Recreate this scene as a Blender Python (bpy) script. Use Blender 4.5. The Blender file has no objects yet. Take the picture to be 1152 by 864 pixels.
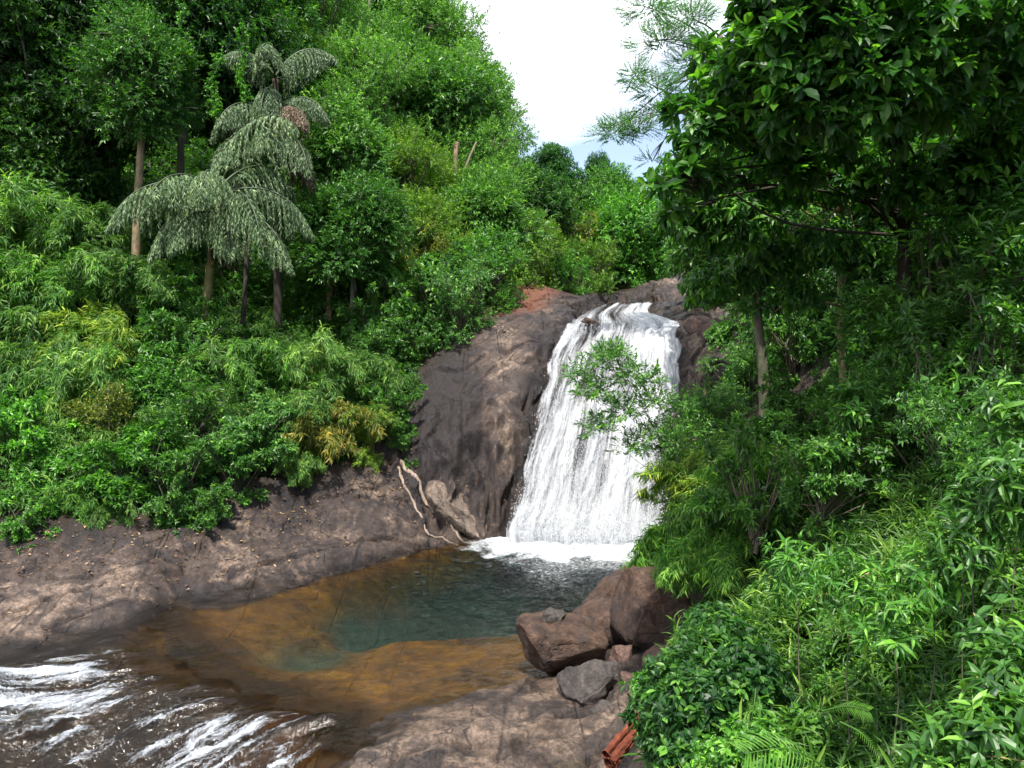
import bpy, math, random
import numpy as np
from math import radians, sin, cos, pi
C = bpy.context.scene
COL = C.collection
# ------------------------------------------------------------------ camera, world, sun, exposure
F = 904.0; PITCH = radians(-2.03); CAM = np.array([0., 0., 6.0])
cam = bpy.data.cameras.new('camera'); cam.sensor_width = 36; cam.lens = 36*F/1152
cam.clip_start = .05; cam.clip_end = 3000
co = bpy.data.objects.new('camera', cam); COL.objects.link(co)
co.location = CAM; co.rotation_euler = (pi/2+PITCH, 0, 0); C.camera = co

SUN_EL = radians(64); SUN_AZ = radians(184)          # azimuth clockwise from +Y: behind the camera, a little to the right
w = bpy.data.worlds.new('World'); C.world = w; w.use_nodes = True
nt = w.node_tree; nt.nodes.clear()
def N(t, typ, **k):
    n = t.nodes.new(typ)
    for a, v in k.items(): setattr(n, a, v)
    return n
out = N(nt, 'ShaderNodeOutputWorld'); bg = N(nt, 'ShaderNodeBackground')
sky = N(nt, 'ShaderNodeTexSky', sky_type='NISHITA', sun_disc=False, sun_elevation=SUN_EL, sun_rotation=SUN_AZ)
sky.air_density = 1.0; sky.dust_density = .6; sky.ozone_density = 2.0
tc = N(nt, 'ShaderNodeTexCoord'); mp = N(nt, 'ShaderNodeMapping'); mp.inputs['Scale'].default_value = (1, 1, 2.2)
mp.inputs['Location'].default_value = (.35, .1, .2)
cn = N(nt, 'ShaderNodeTexNoise'); cn.inputs['Scale'].default_value = 2.6; cn.inputs['Detail'].default_value = 7; cn.inputs['Roughness'].default_value = .55
sep = N(nt, 'ShaderNodeSeparateXYZ')
ma = N(nt, 'ShaderNodeMath', operation='MULTIPLY_ADD'); ma.inputs[1].default_value = 2.4; ma.inputs[2].default_value = -.62   # more cloud higher up
mx = N(nt, 'ShaderNodeMath', operation='MULTIPLY_ADD'); mx.inputs[1].default_value = -1.1
sm = N(nt, 'ShaderNodeMath', operation='ADD')
rmp = N(nt, 'ShaderNodeValToRGB'); rmp.color_ramp.elements[0].position = .36; rmp.color_ramp.elements[0].color = (.15, .15, .15, 1); rmp.color_ramp.elements[1].position = .6
mix = N(nt, 'ShaderNodeMixRGB'); mix.inputs[2].default_value = (8.2, 8.5, 9.2, 1)
L = nt.links.new
L(tc.outputs['Generated'], mp.inputs[0]); L(mp.outputs[0], cn.inputs['Vector']); L(tc.outputs['Generated'], sep.inputs[0])
mn = N(nt, 'ShaderNodeMath', operation='MINIMUM'); mn.inputs[1].default_value = .36
L(sep.outputs['Z'], mn.inputs[0]); L(mn.outputs[0], ma.inputs[0]); L(sep.outputs['X'], mx.inputs[0]); L(ma.outputs[0], mx.inputs[2])
L(mx.outputs[0], sm.inputs[0]); L(cn.outputs['Fac'], sm.inputs[1])
L(sm.outputs[0], rmp.inputs[0]); L(rmp.outputs[0], mix.inputs[0]); L(sky.outputs[0], mix.inputs[1])
L(mix.outputs[0], bg.inputs[0]); bg.inputs[1].default_value = .12; L(bg.outputs[0], out.inputs[0])
sd = bpy.data.lights.new('sun', 'SUN'); sd.energy = 4.2; sd.angle = radians(1.2); sd.color = (1, .95, .86)
so = bpy.data.objects.new('sun', sd); COL.objects.link(so)
so.rotation_euler = (pi/2-SUN_EL, 0, pi-SUN_AZ)      # light travels from azimuth SUN_AZ
C.view_settings.view_transform = 'Standard'; C.view_settings.look = 'None'; C.view_settings.exposure = .9; C.view_settings.gamma = 1
C.view_settings.use_curve_mapping = False
C.cycles.max_bounces = 6; C.cycles.diffuse_bounces = 3; C.cycles.glossy_bounces = 3; C.cycles.transmission_bounces = 4; C.cycles.transparent_max_bounces = 12
C.cycles.caustics_reflective = False; C.cycles.caustics_refractive = False

# ------------------------------------------------------------------ helpers
RNG = np.random.default_rng(7)
def ray(px, py):
    f = np.array([0, cos(PITCH), sin(PITCH)]); u = np.array([0, -sin(PITCH), cos(PITCH)])
    return f + (px-576)/F*np.array([1., 0, 0]) - (py-432)/F*u
def at(px, py, Y):
    d = ray(px, py); return CAM + d*(Y/d[1])
def on(px, py, z=0.):
    d = ray(px, py); return CAM + d*((z-CAM[2])/d[2])
def nz(v): return v/np.maximum(np.linalg.norm(v, axis=-1, keepdims=True), 1e-9)
def hsh(ix, iy, iz, seed):
    h = (ix*73856093) ^ (iy*19349663) ^ (iz*83492791) ^ (seed*2654435761)
    h = h & 0x7fffffff; h = ((h ^ (h >> 13))*1274126177) & 0x7fffffff; h = (h ^ (h >> 16))
    return (h & 0xffff)/32767.5-1
def vnoise(p, seed=0):
    p = np.asarray(p, float); i = np.floor(p).astype(np.int64); f = p-i; f = f*f*f*(f*(f*6-15)+10)
    r = 0
    for dx in (0, 1):
        for dy in (0, 1):
            for dz in (0, 1):
                wgt = (f[..., 0] if dx else 1-f[..., 0])*(f[..., 1] if dy else 1-f[..., 1])*(f[..., 2] if dz else 1-f[..., 2])
                r = r+wgt*hsh(i[..., 0]+dx, i[..., 1]+dy, i[..., 2]+dz, seed)
    return r
def fbm(p, o=4, seed=0, g=.5):
    p = np.asarray(p, float); a = 1; s = 0
    for k in range(o): s = s+a*vnoise(p*2.03**k+k*7.3, seed+k); a *= g
    return s
def sst(a, b, x): t = np.clip((x-a)/(b-a), 0, 1); return t*t*(3-2*t)

def mesh(name, V, Fs, attrs=None, smooth=False, uv=None):
    """V (n,3); Fs list of int arrays (m,k)."""
    me = bpy.data.meshes.new(name); V = np.ascontiguousarray(V, np.float32)
    me.vertices.add(len(V)); me.vertices.foreach_set('co', V.ravel())
    Fs = [np.asarray(f, np.int32) for f in Fs if len(f)]
    loops = np.concatenate([f.ravel() for f in Fs]); tot = np.concatenate([np.full(len(f), f.shape[1], np.int32) for f in Fs])
    st = np.concatenate([[0], np.cumsum(tot)[:-1]]).astype(np.int32)
    me.loops.add(len(loops)); me.loops.foreach_set('vertex_index', loops)
    me.polygons.add(len(tot)); me.polygons.foreach_set('loop_start', st)
    try: me.polygons.foreach_set('loop_total', tot)
    except Exception: pass
    me.polygons.foreach_set('use_smooth', np.full(len(tot), bool(smooth)))
    for k, a in (attrs or {}).items():
        at_ = me.attributes.new(k, 'FLOAT', 'POINT'); at_.data.foreach_set('value', np.ascontiguousarray(a, np.float32))
    if uv is not None:
        ul = me.uv_layers.new(name='uv'); ul.data.foreach_set('uv', np.ascontiguousarray(uv[loops], np.float32).ravel())
    me.update(calc_edges=True); me.validate(); return me
def obj(name, me, mat=None, parent=None, loc=None):
    o = bpy.data.objects.new(name, me); COL.objects.link(o)
    if mat is not None and len(me.materials) == 0: me.materials.append(mat)
    if parent is not None: o.parent = parent
    if loc is not None: o.location = loc
    return o
def tag(o, label=None, cat=None, group=None, kind=None):
    if label: o['label'] = label
    if cat: o['category'] = cat
    if group: o['group'] = group
    if kind: o['kind'] = kind
    return o
def empty(name, loc, label, cat, group=None):
    o = bpy.data.objects.new(name, None); COL.objects.link(o); o.location = loc; o.empty_display_size = .2
    return tag(o, label, cat, group)
class MB:
    def __init__(s): s.V = []; s.Q = []; s.T = []; s.n = 0; s.A = []
    def add(s, V, Q=None, T=None, a=.5):
        V = np.asarray(V, float)
        if Q is not None and len(Q): s.Q.append(np.asarray(Q)+s.n)
        if T is not None and len(T): s.T.append(np.asarray(T)+s.n)
        s.V.append(V); s.A.append(np.broadcast_to(np.asarray(a, float), (len(V),))); s.n += len(V)
    def tube(s, P, R, k=7, a=.5, bump=0, seed=1):
        P = np.asarray(P, float); n = len(P); R = np.broadcast_to(np.asarray(R, float), (n,))
        T = nz(np.gradient(P, axis=0)); ref = np.array([1., .13, .07]) if abs(T[0][2]) > .7 else np.array([0., 0, 1])
        A = nz(np.cross(T, ref)); B = np.cross(T, A); th = np.arange(k)/k*2*pi
        rr = R[:, None]*np.ones((1, k))
        if bump: rr = rr*(1+bump*fbm(np.stack([np.cos(th)[None]*2+0*rr, np.sin(th)[None]*2+0*rr, np.arange(n)[:, None]*.6+0*rr], -1), 3, seed))
        V = P[:, None]+rr[..., None]*(np.cos(th)[None, :, None]*A[:, None]+np.sin(th)[None, :, None]*B[:, None])
        V = V.reshape(-1, 3); i = np.arange(n-1)[:, None]*k; j = np.arange(k)[None]; j2 = (j+1) % k
        Q = np.stack([i+j, i+j2, i+k+j2, i+k+j], -1).reshape(-1, 4)
        V = np.vstack([V, P[-1:]]); e = (n-1)*k; Tt = np.stack([e+np.arange(k), e+(np.arange(k)+1) % k, np.full(k, n*k)], -1)
        s.add(V, Q, Tt, a)
    def mesh(s, name, smooth=True):
        return mesh(name, np.vstack(s.V), [np.vstack(x) for x in (s.Q, s.T) if x], {'tint': np.concatenate(s.A)}, smooth)
def curve(P, n):
    P = np.asarray(P, float); m = len(P); t = np.linspace(0, m-1-1e-6, n); i = t.astype(int); f = (t-i)[:, None]
    g = lambda k: P[np.clip(k, 0, m-1)]
    a, b, c, d = g(i-1), g(i), g(i+1), g(i+2)
    return .5*(2*b+(c-a)*f+(2*a-5*b+4*c-d)*f*f+(3*b-a-3*c+d)*f**3)

# ------------------------------------------------------------------ materials
def newmat(name):
    m = bpy.data.materials.new(name); m.use_nodes = True; t = m.node_tree; t.nodes.clear()
    return m, t, N(t, 'ShaderNodeOutputMaterial')
def ramp(t, fac, stops):
    r = N(t, 'ShaderNodeValToRGB'); e = r.color_ramp.elements
    while len(e) < len(stops): e.new(.5)
    for k, (p, c) in enumerate(stops): e[k].position = p; e[k].color = (c, c, c, 1) if isinstance(c, (int, float)) else (*c, 1)
    t.links.new(fac, r.inputs[0]); return r.outputs[0]
def noise(t, vec, scale, detail=5, rough=.55, dist=0, stretch=None, rot=None):
    if stretch or rot:
        m = N(t, 'ShaderNodeMapping'); m.inputs['Scale'].default_value = stretch or (1, 1, 1); m.inputs['Rotation'].default_value = rot or (0, 0, 0)
        t.links.new(vec, m.inputs[0]); vec = m.outputs[0]
    n = N(t, 'ShaderNodeTexNoise'); n.inputs['Scale'].default_value = scale; n.inputs['Detail'].default_value = detail
    n.inputs['Roughness'].default_value = rough; n.inputs['Distortion'].default_value = dist
    t.links.new(vec, n.inputs['Vector']); return n.outputs['Fac']
def mixc(t, fac, a, b, mode='MIX'):
    m = N(t, 'ShaderNodeMixRGB', blend_type=mode)
    for k, v in ((0, fac), (1, a), (2, b)):
        if isinstance(v, (int, float)): m.inputs[k].default_value = v if k == 0 else (v, v, v, 1)
        elif isinstance(v, tuple): m.inputs[k].default_value = (*v, 1)
        else: t.links.new(v, m.inputs[k])
    return m.outputs[0]
def mth(t, op, a, b=None, clamp=False):
    m = N(t, 'ShaderNodeMath', operation=op, use_clamp=clamp)
    for k, v in ((0, a), (1, b)):
        if v is None: continue
        if isinstance(v, (int, float)): m.inputs[k].default_value = v
        else: t.links.new(v, m.inputs[k])
    return m.outputs[0]
def attr(t, n): a = N(t, 'ShaderNodeAttribute', attribute_name=n); return a.outputs['Fac']
def bump(t, h, strength=.5, dist=.1, nrm=None):
    b = N(t, 'ShaderNodeBump'); b.inputs['Strength'].default_value = strength; b.inputs['Distance'].default_value = dist
    t.links.new(h, b.inputs['Height'])
    if nrm is not None: t.links.new(nrm, b.inputs['Normal'])
    return b.outputs[0]

def leaf_mat(name, c0, c1, c2, rough=.42, trans=.32, spec=.5):
    m, t, o = newmat(name); L = t.links.new
    col = ramp(t, attr(t, 'tint'), [(0., c0), (.5, c1), (.88, c2), (1., tuple(min(1, x*1.5+.01) for x in c2))])
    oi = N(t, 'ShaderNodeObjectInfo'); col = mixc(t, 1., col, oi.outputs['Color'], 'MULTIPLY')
    geo = N(t, 'ShaderNodeNewGeometry')
    back = mixc(t, geo.outputs['Backfacing'], col, mixc(t, .3, col, (.16, .2, .12)))
    p = N(t, 'ShaderNodeBsdfPrincipled'); L(back, p.inputs['Base Color']); p.inputs['Roughness'].default_value = rough
    p.inputs['Specular IOR Level'].default_value = spec
    tr = N(t, 'ShaderNodeBsdfTranslucent'); L(mixc(t, 1., col, (1.7, 1.9, .7), 'MULTIPLY'), tr.inputs[0])
    mx = N(t, 'ShaderNodeMixShader'); mx.inputs[0].default_value = trans
    L(p.outputs[0], mx.inputs[1]); L(tr.outputs[0], mx.inputs[2]); L(mx.outputs[0], o.inputs[0]); return m
M = {}
M['leaf'] = leaf_mat('leaf_green', (.016, .058, .011), (.055, .165, .022), (.14, .29, .035))
M['leaf_glossy'] = leaf_mat('leaf_glossy', (.012, .045, .01), (.032, .11, .018), (.11, .25, .025), rough=.42, spec=.4, trans=.42)
M['leaf_bamboo'] = leaf_mat('leaf_bamboo', (.025, .08, .012), (.068, .185, .024), (.18, .29, .05), rough=.5, trans=.35)
M['leaf_palm'] = leaf_mat('leaf_palm', (.05, .085, .04), (.11, .16, .085), (.24, .28, .16), rough=.45, trans=.2)
M['leaf_dry'] = leaf_mat('leaf_dry', (.09, .05, .025), (.22, .12, .06), (.42, .28, .16), rough=.7, trans=.15)
def bark_mat(name, a, b, moss=None):
    m, t, o = newmat(name); L = t.links.new; tcx = N(t, 'ShaderNodeTexCoord'); v = tcx.outputs['Object']
    n1 = noise(t, v, 6, 6, .65, stretch=(1, 1, .35)); n2 = noise(t, v, 2.2, 4)
    col = mixc(t, ramp(t, n1, [(.3, 0.), (.7, 1.)]), a, b)
    if moss: col = mixc(t, ramp(t, n2, [(.48, 0.), (.62, .8)]), col, moss)
    p = N(t, 'ShaderNodeBsdfPrincipled'); L(col, p.inputs['Base Color']); p.inputs['Roughness'].default_value = .85
    L(bump(t, n1, .7, .04), p.inputs['Normal']); L(p.outputs[0], o.inputs[0]); return m
M['bark'] = bark_mat('bark_grey', (.05, .04, .03), (.2, .165, .12), (.05, .07, .03))
M['bark_tan'] = bark_mat('bark_tan', (.14, .09, .05), (.36, .26, .16), (.09, .11, .04))
M['bark_palm'] = bark_mat('bark_palm', (.1, .085, .03), (.22, .2, .08))
M['bark_dark'] = bark_mat('bark_dark', (.02, .015, .012), (.06, .045, .035))
M['cane'] = bark_mat('cane', (.2, .15, .05), (.42, .33, .14))
M['red_wood'] = bark_mat('red_wood', (.06, .012, .006), (.26, .06, .022))
M['root'] = bark_mat('root_pale', (.13, .09, .07), (.36, .28, .22))

def rock_mat(name, terrain=True, base=((.024, .017, .017), (.135, .09, .07), (.42, .3, .225)), lichen=.5):
    m, t, o = newmat(name); L = t.links.new
    tcx = N(t, 'ShaderNodeTexCoord'); v = tcx.outputs['Object']
    n1 = noise(t, v, .55, 6, .6, .4); n2 = noise(t, v, 2.6, 8, .68); n3 = noise(t, v, 9, 8, .75); 
    st = noise(t, v, 1.9, 8, .72, .35, stretch=(2.0, 2.0, .16))
    mixn = mth(t, 'ADD', mth(t, 'MULTIPLY', n1, .55), mth(t, 'MULTIPLY', n2, .45))
    if terrain:   # the attribute 'face' is 1 where the rock stands steep: there the stain runs down
        mixn = mth(t, 'ADD', mth(t, 'MULTIPLY', mixn, mth(t, 'SUBTRACT', 1., mth(t, 'MULTIPLY', attr(t, 'face'), .85))), mth(t, 'MULTIPLY', mth(t, 'MULTIPLY', st, attr(t, 'face')), .85))
        mixn = mth(t, 'ADD', mixn, mth(t, 'MULTIPLY', attr(t, 'tone'), .34))
    mixn = mth(t, 'ADD', mth(t, 'MULTIPLY', mth(t, 'SUBTRACT', mixn, .5), 1.7), .5)
    col = ramp(t, mixn, [(.34, base[0]), (.47, base[1]), (.55, tuple(x*.85+.018 for x in base[1])), (.7, base[2])])
    pt = ramp(t, noise(t, v, .9, 7, .7, .8), [(.44, 0.), (.58, .8)]); col = mixc(t, pt, col, tuple(x*.55 for x in (base[0][0]+.02, base[0][1]+.022, base[0][2]+.034)))
    col = mixc(t, ramp(t, n3, [(.42, .0), (.62, .75)]), col, tuple(x*.3 for x in base[1]))
    # cracks
    wv = N(t, 'ShaderNodeMapping'); wv.inputs['Scale'].default_value = (.9, .45, .8) if terrain else (1.2, 1.2, 1.2); wv.inputs['Rotation'].default_value = (.2, .1, .75)
    dv = N(t, 'ShaderNodeVectorMath', operation='ADD')
    cnz = N(t, 'ShaderNodeTexNoise'); cnz.inputs['Scale'].default_value = 1.3; cnz.inputs['Detail'].default_value = 4; L(v, cnz.inputs['Vector'])
    L(v, wv.inputs[0]); L(wv.outputs[0], dv.inputs[0]); L(cnz.outputs['Color'], dv.inputs[1])
    vo = N(t, 'ShaderNodeTexVoronoi', feature='DISTANCE_TO_EDGE'); vo.inputs['Scale'].default_value = .9; L(dv.outputs[0], vo.inputs['Vector'])
    crack = ramp(t, vo.outputs['Distance'], [(.0, 1.), (.014, 0.)])
    crack = mth(t, 'MULTIPLY', crack, ramp(t, n1, [(.48, 0.), (.58, 1.)]))
    col = mixc(t, mth(t, 'MULTIPLY', crack, .85), col, (.012, .009, .008))
    if terrain:      # long fractures: along the bedding on the slabs, upright on the steep faces
        g1 = noise(t, v, .35, 2, .35, 0, stretch=(2.0, .2, .3), rot=(0, 0, -.8)); g2 = noise(t, v, 1.1, 5, .55, .3, stretch=(1.5, 1.5, .1))
        for g, wgt in ((g1, mth(t, 'SUBTRACT', 1., attr(t, 'face'))), (g2, attr(t, 'face'))):
            ln_ = ramp(t, mth(t, 'ABSOLUTE', mth(t, 'SUBTRACT', g, .5)), [(.0, 1.), (.008, 0.)]); ln_ = mth(t, 'MULTIPLY', mth(t, 'MULTIPLY', ln_, wgt), ramp(t, n1, [(.4, .15), (.55, 1.)]))
            col = mixc(t, mth(t, 'MULTIPLY', ln_, .75), col, (.02, .015, .014)); crack = mth(t, 'ADD', crack, ln_, True)
    gr = ramp(t, noise(t, v, 26, 6, .8), [(.36, .45), (.5, .95), (.64, 1.2)]); col = mixc(t, .85, col, gr, 'MULTIPLY')
    spk = ramp(t, noise(t, v, 38, 3, .6), [(.68, 0.), (.76, lichen)]); col = mixc(t, spk, col, (.42, .38, .33))
    rough = ramp(t, n2, [(.3, .45), (.7, .8)])
    if terrain:
        soil = attr(t, 'soil'); wet = attr(t, 'wet'); bed = attr(t, 'bed')
        earth = mixc(t, n3, (.012, .009, .005), (.05, .032, .018))
        red = mixc(t, n2, (.1, .035, .02), (.26, .1, .055))
        col = mixc(t, attr(t, 'red'), col, red)
        col = mixc(t, ramp(t, mth(t, 'ADD', soil, mth(t, 'MULTIPLY', mth(t, 'SUBTRACT', n2, .5), .7)), [(.45, 0.), (.6, 1.)]), col, earth)
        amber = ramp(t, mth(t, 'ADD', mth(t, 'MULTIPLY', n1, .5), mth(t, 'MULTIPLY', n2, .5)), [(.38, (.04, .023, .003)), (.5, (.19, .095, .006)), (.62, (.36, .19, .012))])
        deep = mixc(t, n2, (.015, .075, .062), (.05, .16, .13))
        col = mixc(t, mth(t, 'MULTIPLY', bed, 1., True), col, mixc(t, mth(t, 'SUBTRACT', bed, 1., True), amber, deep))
        col = mixc(t, mth(t, 'MULTIPLY', wet, .9), col, mixc(t, 1., col, (.16, .13, .11), 'MULTIPLY'))
        rough = mixc(t, wet, rough, .22)
    p = N(t, 'ShaderNodeBsdfPrincipled'); L(col, p.inputs['Base Color']); L(rough, p.inputs['Roughness'])
    h = mth(t, 'ADD', mth(t, 'MULTIPLY', n2, .6), mth(t, 'MULTIPLY', n3, .45)); h = mth(t, 'SUBTRACT', h, mth(t, 'MULTIPLY', crack, .35))
    b1 = bump(t, h, 1., .2); L(bump(t, noise(t, v, 22, 6, .8), .8, .035, b1), p.inputs['Normal']); L(p.outputs[0], o.inputs[0]); return m
M['terrain'] = rock_mat('terrain_rock')
M['boulder'] = rock_mat('boulder_rock', False, ((.045, .025, .017), (.16, .088, .056), (.33, .2, .13)))
M['boulder_rough'] = rock_mat('boulder_speckled', False, ((.05, .04, .036), (.17, .14, .125), (.38, .32, .29)), .8)
M['boulder_pale'] = rock_mat('boulder_pale', False, ((.14, .1, .08), (.36, .27, .21), (.52, .42, .34)), .4)
M['boulder_pink'] = rock_mat('boulder_pink', False, ((.16, .09, .07), (.32, .19, .15), (.45, .3, .24)), .4)

def water_mat(name):
    m, t, o = newmat(name); L = t.links.new; tcx = N(t, 'ShaderNodeTexCoord'); v = tcx.outputs['Object']
    rip = noise(t, v, 3.4, 6, .62, .6, stretch=(1, 1.7, 1), rot=(0, 0, .5)); fine = noise(t, v, 11, 4, .6, .4, stretch=(1, 1.8, 1), rot=(0, 0, .4))
    chop = attr(t, 'chop')
    h = mth(t, 'ADD', mth(t, 'MULTIPLY', rip, .8), mth(t, 'MULTIPLY', fine, .25)); h = mth(t, 'MULTIPLY', h, mth(t, 'ADD', .12, chop))
    nb = bump(t, h, 1., .42)
    fr = N(t, 'ShaderNodeFresnel'); fr.inputs[0].default_value = 1.33; L(nb, fr.inputs['Normal'])
    gl = N(t, 'ShaderNodeBsdfGlossy'); gl.inputs['Roughness'].default_value = .06; L(nb, gl.inputs['Normal'])
    tp = N(t, 'ShaderNodeBsdfTransparent'); L(ramp(t, attr(t, 'deep'), [(0, (.95, .9, .78)), (1, (.42, .6, .58))]), tp.inputs[0])
    m1 = N(t, 'ShaderNodeMixShader'); L(mth(t, 'MULTIPLY', fr.outputs[0], 1.25, True), m1.inputs[0]); L(tp.outputs[0], m1.inputs[1]); L(gl.outputs[0], m1.inputs[2])
    fo = mth(t, 'ADD', attr(t, 'foam_glint'), mth(t, 'MULTIPLY', mth(t, 'SUBTRACT', noise(t, v, 9, 7, .75, 1.2, stretch=(1, 2.2, 1), rot=(0, 0, .45)), .5), 1.5))
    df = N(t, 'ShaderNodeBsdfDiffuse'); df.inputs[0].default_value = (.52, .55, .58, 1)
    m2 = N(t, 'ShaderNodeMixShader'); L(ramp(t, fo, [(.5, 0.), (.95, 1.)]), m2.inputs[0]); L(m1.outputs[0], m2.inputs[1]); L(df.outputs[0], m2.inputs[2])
    L(m2.outputs[0], o.inputs[0]); return m
M['water'] = water_mat('pool_water')
def fall_mat(name, lo, hi, su=26, sv=6., edge=True):
    m, t, o = newmat(name); L = t.links.new; uvn = N(t, 'ShaderNodeUVMap', uv_map='uv'); v = uvn.outputs[0]
    a = noise(t, v, 1., 8, .7, .5, stretch=(su, sv, 1)); b = noise(t, v, 1., 5, .6, .3, stretch=(su*.22, sv*.8, 1)); c = noise(t, v, 1., 4, .8, 0, stretch=(su*6, sv*16, 1))
    s = mth(t, 'ADD', mth(t, 'MULTIPLY', a, .45), mth(t, 'ADD', mth(t, 'MULTIPLY', b, .3), mth(t, 'MULTIPLY', c, .25)))
    al = mth(t, 'ADD', s, attr(t, 'cover'))
    fac = ramp(t, al, [(lo, 0.), (hi, 1.)])
    p = N(t, 'ShaderNodeBsdfPrincipled'); L(ramp(t, s, [(.36, (.26, .29, .36)), (.47, (.6, .63, .68)), (.58, (.8, .81, .83))]), p.inputs['Base Color'])
    p.inputs['Roughness'].default_value = .55; L(bump(t, s, .9, .2), p.inputs['Normal'])
    p.inputs['Subsurface Weight'].default_value = 0
    tr = N(t, 'ShaderNodeBsdfTranslucent'); tr.inputs[0].default_value = (.6, .6, .63, 1)
    mt = N(t, 'ShaderNodeMixShader'); mt.inputs[0].default_value = .25; L(p.outputs[0], mt.inputs[1]); L(tr.outputs[0], mt.inputs[2])
    tp = N(t, 'ShaderNodeBsdfTransparent'); mx = N(t, 'ShaderNodeMixShader')
    L(fac, mx.inputs[0]); L(tp.outputs[0], mx.inputs[1]); L(mt.outputs[0], mx.inputs[2]); L(mx.outputs[0], o.inputs[0]); return m
M['fall'] = fall_mat('white_water', .36, .52)
M['wisp'] = fall_mat('white_wisps', .50, .66, 40, 6.)
def rapid_mat():
    m, t, o = newmat('rapid_water'); L = t.links.new; uvn = N(t, 'ShaderNodeUVMap', uv_map='uv'); v = uvn.outputs[0]
    a = noise(t, v, 1., 8, .68, .9, stretch=(46, 3.8, 1)); b = noise(t, v, 1., 5, .6, .6, stretch=(16, 2.2, 1)); c = noise(t, v, 1., 5, .75, .5, stretch=(110, 18, 1))
    s = mth(t, 'ADD', mth(t, 'MULTIPLY', a, .56), mth(t, 'ADD', mth(t, 'MULTIPLY', b, .22), mth(t, 'MULTIPLY', c, .22)))
    nb = bump(t, mth(t, 'ADD', mth(t, 'MULTIPLY', a, .4), mth(t, 'MULTIPLY', b, .6)), .5, .1)
    fr = N(t, 'ShaderNodeFresnel'); fr.inputs[0].default_value = 1.33; L(nb, fr.inputs['Normal'])
    gl = N(t, 'ShaderNodeBsdfGlossy'); gl.inputs['Roughness'].default_value = .1; L(nb, gl.inputs['Normal'])
    tp = N(t, 'ShaderNodeBsdfTransparent'); tp.inputs[0].default_value = (.8, .68, .5, 1)
    m1 = N(t, 'ShaderNodeMixShader'); L(fr.outputs[0], m1.inputs[0]); L(tp.outputs[0], m1.inputs[1]); L(gl.outputs[0], m1.inputs[2])
    df = N(t, 'ShaderNodeBsdfDiffuse'); df.inputs[0].default_value = (.5, .54, .6, 1); L(nb, df.inputs['Normal'])
    m2 = N(t, 'ShaderNodeMixShader'); L(ramp(t, mth(t, 'ADD', s, attr(t, 'foam_glint')), [(.49, 0.), (.65, 1.)]), m2.inputs[0]); L(m1.outputs[0], m2.inputs[1]); L(df.outputs[0], m2.inputs[2])
    L(m2.outputs[0], o.inputs[0]); return m
M['rapid'] = rapid_mat()
m, t, o_ = newmat('spray'); p = N(t, 'ShaderNodeBsdfDiffuse'); p.inputs[0].default_value = (.65, .67, .7, 1); t.links.new(p.outputs[0], o_.inputs[0]); M['spray'] = m

# ------------------------------------------------------------------ terrain (thin sheet through surveyed points)
K = []                                    # x, y, z, soil, tone, red
def W(px, py, z=0., soil=0., tone=0., red=0.):      # on the water line, or z metres under it
    sub = z < 0 and py < 760 or (z > -.32 and z < 0); q = on(px, py, 0 if sub else z); K.append((q[0], q[1], z, soil, tone, red))
def T(px, py, Y, soil=0., tone=0., red=0.): K.append((*at(px, py, Y), soil, tone, red))
def X(x, y, z, soil=1., tone=0.): K.append((x, y, z, soil, tone, 0.))
for a in [(0,742),(75,725),(150,708),(230,688),(300,670),(350,655),(400,640),(450,626),(500,614),(550,607)]: W(*a, .02)
for a in [(250,715,-.3),(350,695,-.4),(450,700,-.4),(350,760,-.28),(450,755,-.3),(520,720,-.35),(560,700,-.45),(300,780,-.22),(480,780,-.16),(560,750,-.2),(600,690,-.5),
          (430,660,-1.7),(520,640,-2.2),(580,628,-2.2),(640,640,-1.5),(680,635,-1.),(540,668,-1.0),(390,678,-1.3),(345,702,-1.1),(300,722,-.6),
          (150,730,-.1),(230,768,-.13),(300,802,-.13),(360,838,-.1),
          (80,770,-.35),(180,815,-.45),(270,848,-.45),(0,864,-1.1),(100,864,-.95),(200,890,-.9),(0,792,-.4),(-30,760,.15),(-100,830,-.9),(-150,950,-1.8),(100,960,-1.6),(300,960,-1.2)]: W(*a)
for a in [(376,858,.03),(420,822,.04),(600,762,.02),(540,785,.05),(470,800,.05),(400,838,.02),(560,830,.3),(640,800,.25),(680,850,.4),(500,864,.3),(450,900,.25),(600,900,.5),(720,864,.6),(720,800,.5),(380,900,-.1),(600,1000,.5)]: W(*a, 0, .25)
for a in [(640,740,.1),(700,760,.3),(680,690,-.2),(650,690,-.5),(720,650,-.3),(760,700,.6),(740,740,.5),(745,640,0),(760,615,0),(560,612,-1),(620,614,-1.4),(680,618,-1.2),(740,620,-.8)]: W(*a)
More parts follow.
